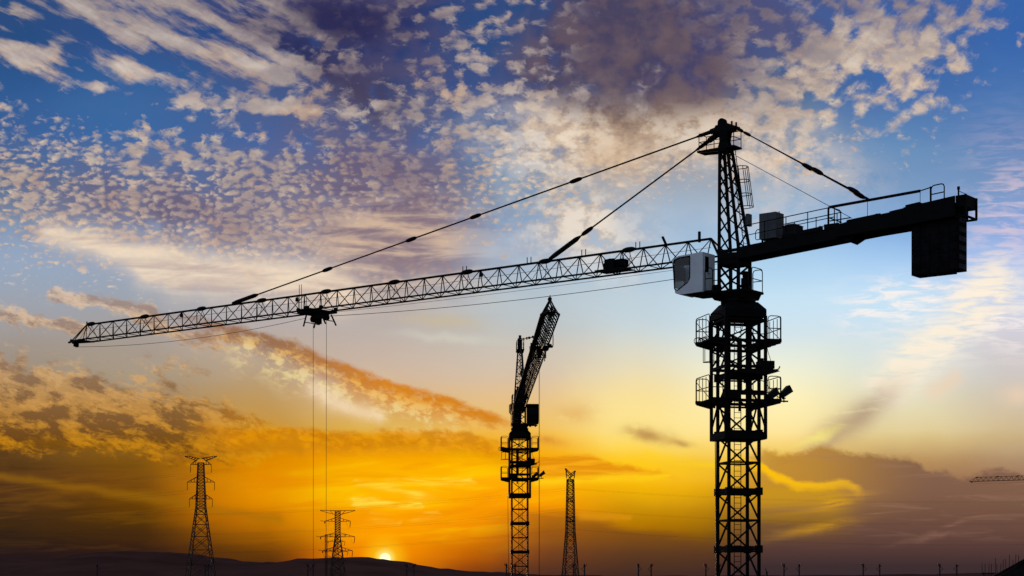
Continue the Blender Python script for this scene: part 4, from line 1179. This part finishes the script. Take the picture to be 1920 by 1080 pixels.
def suspension_pylon(name, loc, rz, top, arms, waist, base_half, w):
    """horned top, three levels of arms with long hanging strings"""
    root = empty(name, loc, rz); m = MB()
    bh = waist[0]; zt = arms[0][0] + .6; zl = arms[2][0] - (arms[1][0] - arms[2][0]) * .55
    lev = []
    n = 14
    for i in range(n + 1):
        z = zl + (zt - zl) * i / n; lev.append((z, waist[1] + (bh - waist[1]) * i / n))
    low = []; nl = 7; z = 0.0
    for i in range(nl + 1):
        t = i / nl; t = 1 - (1 - t) ** 1.35; low.append((zl * t, base_half + (waist[1] - base_half) * t))
    body(m, low, w); body(m, lev[:], w * .8)
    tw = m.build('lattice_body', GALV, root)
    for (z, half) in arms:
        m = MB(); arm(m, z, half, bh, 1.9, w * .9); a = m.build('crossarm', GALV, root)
        for sg in (-1, 1): insulator(a, (sg * half, 0, z), (sg * half, 0, z - 2.6))
    m = MB(); z = arms[0][0]
    for sg in (-1, 1):
        tipv = Vector((sg * arms[0][1] * 1.28, 0, top)); t2 = Vector((sg * arms[0][1] * 1.38, 0, top - .35))
        for sy_ in (-1, 1):
            m.bar((sg * bh * .3, sy_ * bh, z + 1.9), tipv, w); m.bar((sg * bh * 1.6, sy_ * bh, z + 1.2), t2, w)
            for k in (.3, .55, .8): m.bar(Vector((sg * bh * .3, sy_ * bh, z + 1.9)).lerp(tipv, k), Vector((sg * bh * 1.6, sy_ * bh, z + 1.2)).lerp(t2, k), w * .8)
        m.bar(tipv, t2, w * 2); m.tube([t2, t2 + Vector((sg * .5, 0, .35))], w * 1.2, 5)
    m.build('earthwire_horns', GALV, root)
    return root


def at(x, d): return ((x - 960) * d / F, d, 0)


s1 = 568 / F
p1 = suspension_pylon('transmission_pylon', at(376.7, 568), 0, CZ + 235 * s1, [(CZ + 219 * s1, 19.5 * s1), (CZ + 186 * s1, 25.5 * s1), (CZ + 154.5 * s1, 21.5 * s1)], (5.2 * s1, 8.6 * s1), 29 * s1, .17)
tag(p1, 'tall lattice pylon with horned top and three arms with hanging insulators, leftmost on the horizon', 'pylon', 'transmission pylons')
s3 = 640 / F
p3 = suspension_pylon('transmission_pylon', at(1069.5, 640), R(74), CZ + 209 * s3, [(CZ + 188 * s3, 26 * s3), (CZ + 149 * s3, 32 * s3), (CZ + 112 * s3, 28 * s3)], (5.6 * s3, 7.6 * s3), 15.5 * s3, .19)
tag(p3, 'slender lattice pylon seen edge-on between the two tower cranes', 'pylon', 'transmission pylons')


def strain_pylon(loc, rz, s, scale, w, label):
    """flat bar on top, three pairs of pointed arms below; s = metres per photo pixel"""
    root = empty('transmission_pylon', loc, rz); m = MB()
    def Z(y): return CZ + (HZ - y) * s
    up = []
    for i in range(12): up.append((Z(1006) + (Z(957.5) - Z(1006)) * i / 11, 4.6 * s))
    low = [(0, 16.0 * s), (Z(1080) * .6, 14.6 * s), (Z(1076), 13.2 * s), (Z(1058), 11 * s), (Z(1045), 9.6 * s), (Z(1033), 8.2 * s), (Z(1024), 7 * s), (Z(1015), 5.8 * s), (Z(1006), 4.6 * s)]
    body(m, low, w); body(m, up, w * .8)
    m.build('lattice_body', GALV, root)
    m = MB(); z = Z(957.8)
    for sg in (-1, 1):
        for sy_ in (-1, 1):
            m.bar((0, sy_ * 4.6 * s, z), (sg * 33 * s, 0, z + .25), w * 1.1); m.bar((sg * 4.6 * s, sy_ * 4.6 * s, Z(965)), (sg * 33 * s, 0, z + .1), w)
            m.bar((sg * 14 * s, sy_ * 2 * s, z), (sg * 9 * s, sy_ * 3.6 * s, Z(963)), w * .6)
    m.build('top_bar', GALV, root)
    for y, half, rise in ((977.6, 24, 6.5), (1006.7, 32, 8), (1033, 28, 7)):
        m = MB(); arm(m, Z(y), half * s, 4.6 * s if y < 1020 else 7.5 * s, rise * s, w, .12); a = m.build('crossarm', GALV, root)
        m2 = MB(); m2.bar((-half * s, 0, Z(y)), (-(half + 8) * s, 0, Z(y) + 1.4 * s), w); m2.build('jumper_bracket', GALV, a)
        insulator(a, (half * s, 0, Z(y)), (half * s - .3, .3, Z(y) - 11 * s), .26); insulator(a, (-half * s, 0, Z(y)), (-half * s, 0, Z(y) - 4 * s), .3)
        m2 = MB()
        for sg in (-1, 1): m2.tube([(sg * half * s * .99, 0, Z(y) - (4 if sg < 0 else 10) * s), (sg * (half - 3) * s, .4, Z(y) - 14 * s), (sg * (half - 6) * s, .8, Z(y) - 9 * s), (sg * (half - 8) * s, .3, Z(y) - 1 * s)], .035, 4)
        m2.build('jumper_loop', WIRE, a)
    return tag(root, label, 'pylon', 'transmission pylons')


p2 = strain_pylon(at(633.1, 880), 0, 880 / F, 1, .22, 'lattice pylon with a flat top bar and pointed arms, left of the setting sun')
d4 = 1500
p4 = copy_tree(p2); p4.location = at(631.0, d4); p4.scale = (1.05, 1.05, 1.05); p4.rotation_euler = (0, 0, R(8))
zt4 = CZ + (HZ - 1003) * d4 / F
p4.scale = (zt4 / (CZ + 132 * 880 / F),) * 3
p4['label'] = 'fainter distant pylon almost hidden behind the flat-topped pylon near the sun'
# gantry pole left of it
m = MB(); d5 = 900; s5 = d5 / F; zt = CZ + (HZ - 1003) * s5
lv = [(zt * k / 22, 2.0 * s5) for k in range(23)]; body(m, lv, .09)
root = empty('lattice_mast', at(611.5, d5)); m.build('lattice_body', GALV, root)
for y in (1033, 1044, 1056, 1067):
    m = MB(); z = CZ + (HZ - y) * s5; m.bar((-3.4 * s5, 0, z), (9 * s5, 0, z), .16); m.bar((9 * s5, 0, z), (3 * s5, 0, z + 3 * s5), .12); m.build('crossarm', GALV, root)
tag(root, 'narrow lattice mast with short side brackets just left of the flat-topped pylon', 'lattice mast')

# conductors strung from the edge-on pylon to both sides, and past the horned pylon
def conductor(p, q, sagm, r, label):
    p, q = Vector(p), Vector(q); m = MB(); n = 40
    m.tube([p.lerp(q, k / n) - Vector((0, 0, sagm * 4 * (k / n) * (1 - k / n))) for k in range(n + 1)], r, 4)
    o = m.build('power_line', WIRE); tag(o, label, 'power line', 'overhead power lines'); return o


c74, s74 = math.cos(R(74)), math.sin(R(74))
for i, (yp, half) in enumerate(((188, 26), (149, 32), (112, 28))):
    z = CZ + yp * s3 - 2.7
    lev = ('upper', 'middle', 'lower')[i]
    for sg in (-1, 1):
        ox, oy = sg * half * s3 * c74, sg * half * s3 * s74
        b0 = Vector((at(1069.5, 640)[0] + ox, 640 + oy, z)); nf = 'nearer' if sg < 0 else 'farther'
        conductor(b0, b0 + Vector((-290, 60, -1.5)), 7.5, .015, 'thin wire left of the edge-on pylon, %s of the %s pair' % (nf, lev))
        conductor(b0, b0 + Vector((300, -86, 2.0)), 7.5, .012, 'thin wire right of the edge-on pylon, %s of the %s pair' % (nf, lev))
for i, (yp, half) in enumerate(((219, 19.5), (186, 25.5), (154.5, 21.5))):
    lev = ('top', 'middle', 'bottom')[i]
    for sg in (-1, 1):
        b0 = Vector((at(376.7, 568)[0] + sg * half * s1, 568, CZ + yp * s1 - 2.7))
        conductor(b0, b0 + Vector((-150, -60, -2.0)), 4.5, .018, 'thin wire going left from the %s end of the horned pylon\'s %s arm' % ('left' if sg < 0 else 'right', lev))

# ================================================================== railway masts in pairs along the horizon
proto = empty('railway_mast', (0, 0, 0))
m = MB(); m.tube([(0, 0, 0), (0, 0, 9.2)], [.21, .16], 8); m.tube([(0, 0, 8.55), (0, 0, 8.95)], .26, 8); m.build('pole', POLE, proto)
m = MB(); m.tube([(0, 0, 8.5), (.55, 0, 8.15), (.8, 0, 8.0)], .05, 5); m.tube([(0, 0, 7.2), (.5, 0, 7.75), (.8, 0, 8.0)], .05, 5); m.build('cantilever_arm', POLE, proto)
m = MB(); m.tube([(0, 0, 8.7), (-.4, 0, 8.85)], .06, 5); m.tube([(-.4, 0, 8.8), (-.4, 0, 9.25)], .09, 6); m.build('feeder_bracket', PORC, proto)
pairs = [(182, None), (384.5, 390.5), (577, 587), (762.5, 776), (949.5, 966), (1075.5, 1096), (1197, 1221), (1323.5, 1349), (1470, 1498.5), (1618.5, 1649.5), (1762, 1794)]
where = ['alone at the far left', 'in front of the horned pylon', 'under the crane hoist ropes', 'right of the setting sun', 'beside the smaller crane mast',
         'at the foot of the edge-on pylon', 'between the edge-on pylon and the big crane', 'just left of the big crane mast', 'nearest right of the big crane mast', 'midway between the big crane and the right edge', 'nearest the building under construction']
first = True
for (a, b), wh in zip(pairs, where):
    for k, x in enumerate((a, b)):
        if x is None: continue
        d = 420 if k == 0 else 428
        o = proto if first else copy_tree(proto); first = False
        o.location = at(x, d); o.rotation_euler = (0, 0, 0 if k == 0 else math.pi)
        tag(o, ('dark railway mast %s' % wh) if b is None else 'dark railway mast %s, %s of its pair' % (wh, 'left' if k == 0 else 'right'), 'railway mast', 'railway masts along the horizon')

# ================================================================== unfinished building at the lower right, leaning post by the crane
bd = 130.0
A = px(1861, 1080, bd); B = px(1925, 1043, bd); Cc = px(2090, 955, bd)
root = empty('unfinished_building', (A.x, A.y, 0))
ox = Vector((A.x, A.y, 0))
m = MB()
pa, pb = A - ox, Cc - ox
pa0 = pa - (pb - pa).normalized() * 3.0
dep = .5
m.hexa([(pa0.x, 0, pa0.z - .28), (pb.x, 0, pb.z - .28), (pb.x, dep, pb.z - .28), (pa0.x, dep, pa0.z - .28)], [(pa0.x, 0, pa0.z), (pb.x, 0, pb.z), (pb.x, dep, pb.z - .06), (pa0.x, dep, pa0.z - .06)])
m.build('gable_coping', CONCB, root)
m = MB(); m.prism([(pa0.x + .3, 0), (pa0.x + .3, pa0.z - .2), (pb.x - .3, pb.z - .36), (pb.x - .3, 0)], 1, .08, .42); m.build('gable_wall', CONCB, root)
m = MB(); m.prism([(pa0.x + 6, 0), (pa0.x + 6, max(pa0.z - 2.2, .5)), (pb.x - .3, pb.z - 5.8), (pb.x - .3, 0)], 1, .42, 9); m.build('rear_block', CONCB, root)
rnd = random.Random(5)
tops = [(1842, 1057), (1848, 1057), (1856, 1056), (1861, 1057), (1867, 1047), (1882, 1049), (1888, 1048), (1895, 1040), (1905, 1039), (1911, 1041), (1878, 1057), (1872, 1058), (1900, 1050)]
for i, (x, y) in enumerate(tops):
    t = px(x, y, bd) - ox
    k = (t.x - pa0.x) / (pb.x - pa0.x); zb_ = pa0.z + (pb.z - pa0.z) * max(k, 0) - .1
    yy = .1 + .08 * (i % 4)
    mm = MB(); mm.tube([(t.x, yy, min(zb_, t.z - .5)), (t.x + rnd.uniform(-.03, .03), yy, t.z)], .022, 5); mm.build('rebar', RUST, root)
m = MB(); z = (px(1850, 1075, bd) - ox).z; m.tube([((px(1843, 1075, bd) - ox).x, .2, z), ((px(1866, 1075, bd) - ox).x, .2, z)], .05, 6)
m.tube([((px(1845, 1075, bd) - ox).x, .2, 0), ((px(1845, 1075, bd) - ox).x, .2, z + .1)], .05, 6); m.build('scaffold_tube', RUST, root)
tag(root, 'dark unfinished building with a sloping concrete roof edge and upright rebar, bottom right corner', 'building')

q0 = px(1434.8, 1064.5, 100); q1 = px(1437, 1074, 100); q2 = px(1439, 1084, 100)
m = MB(); g0 = Vector((q2.x + .12, q2.y, 0))
m.tube([g0, (q2.x, q2.y, q2.z), (q1.x, q1.y, q1.z), (q0.x, q0.y, q0.z)], [.09, .075, .05, .02], 6)
m.tube([(q1.x + .0, q1.y, q1.z - .12), (q1.x + .1, q1.y, q1.z + .1)], [.03, .015], 5)
tag(m.build('leaning_post', POLE), 'short dark leaning post at the foot of the big crane mast, on its right', 'post')
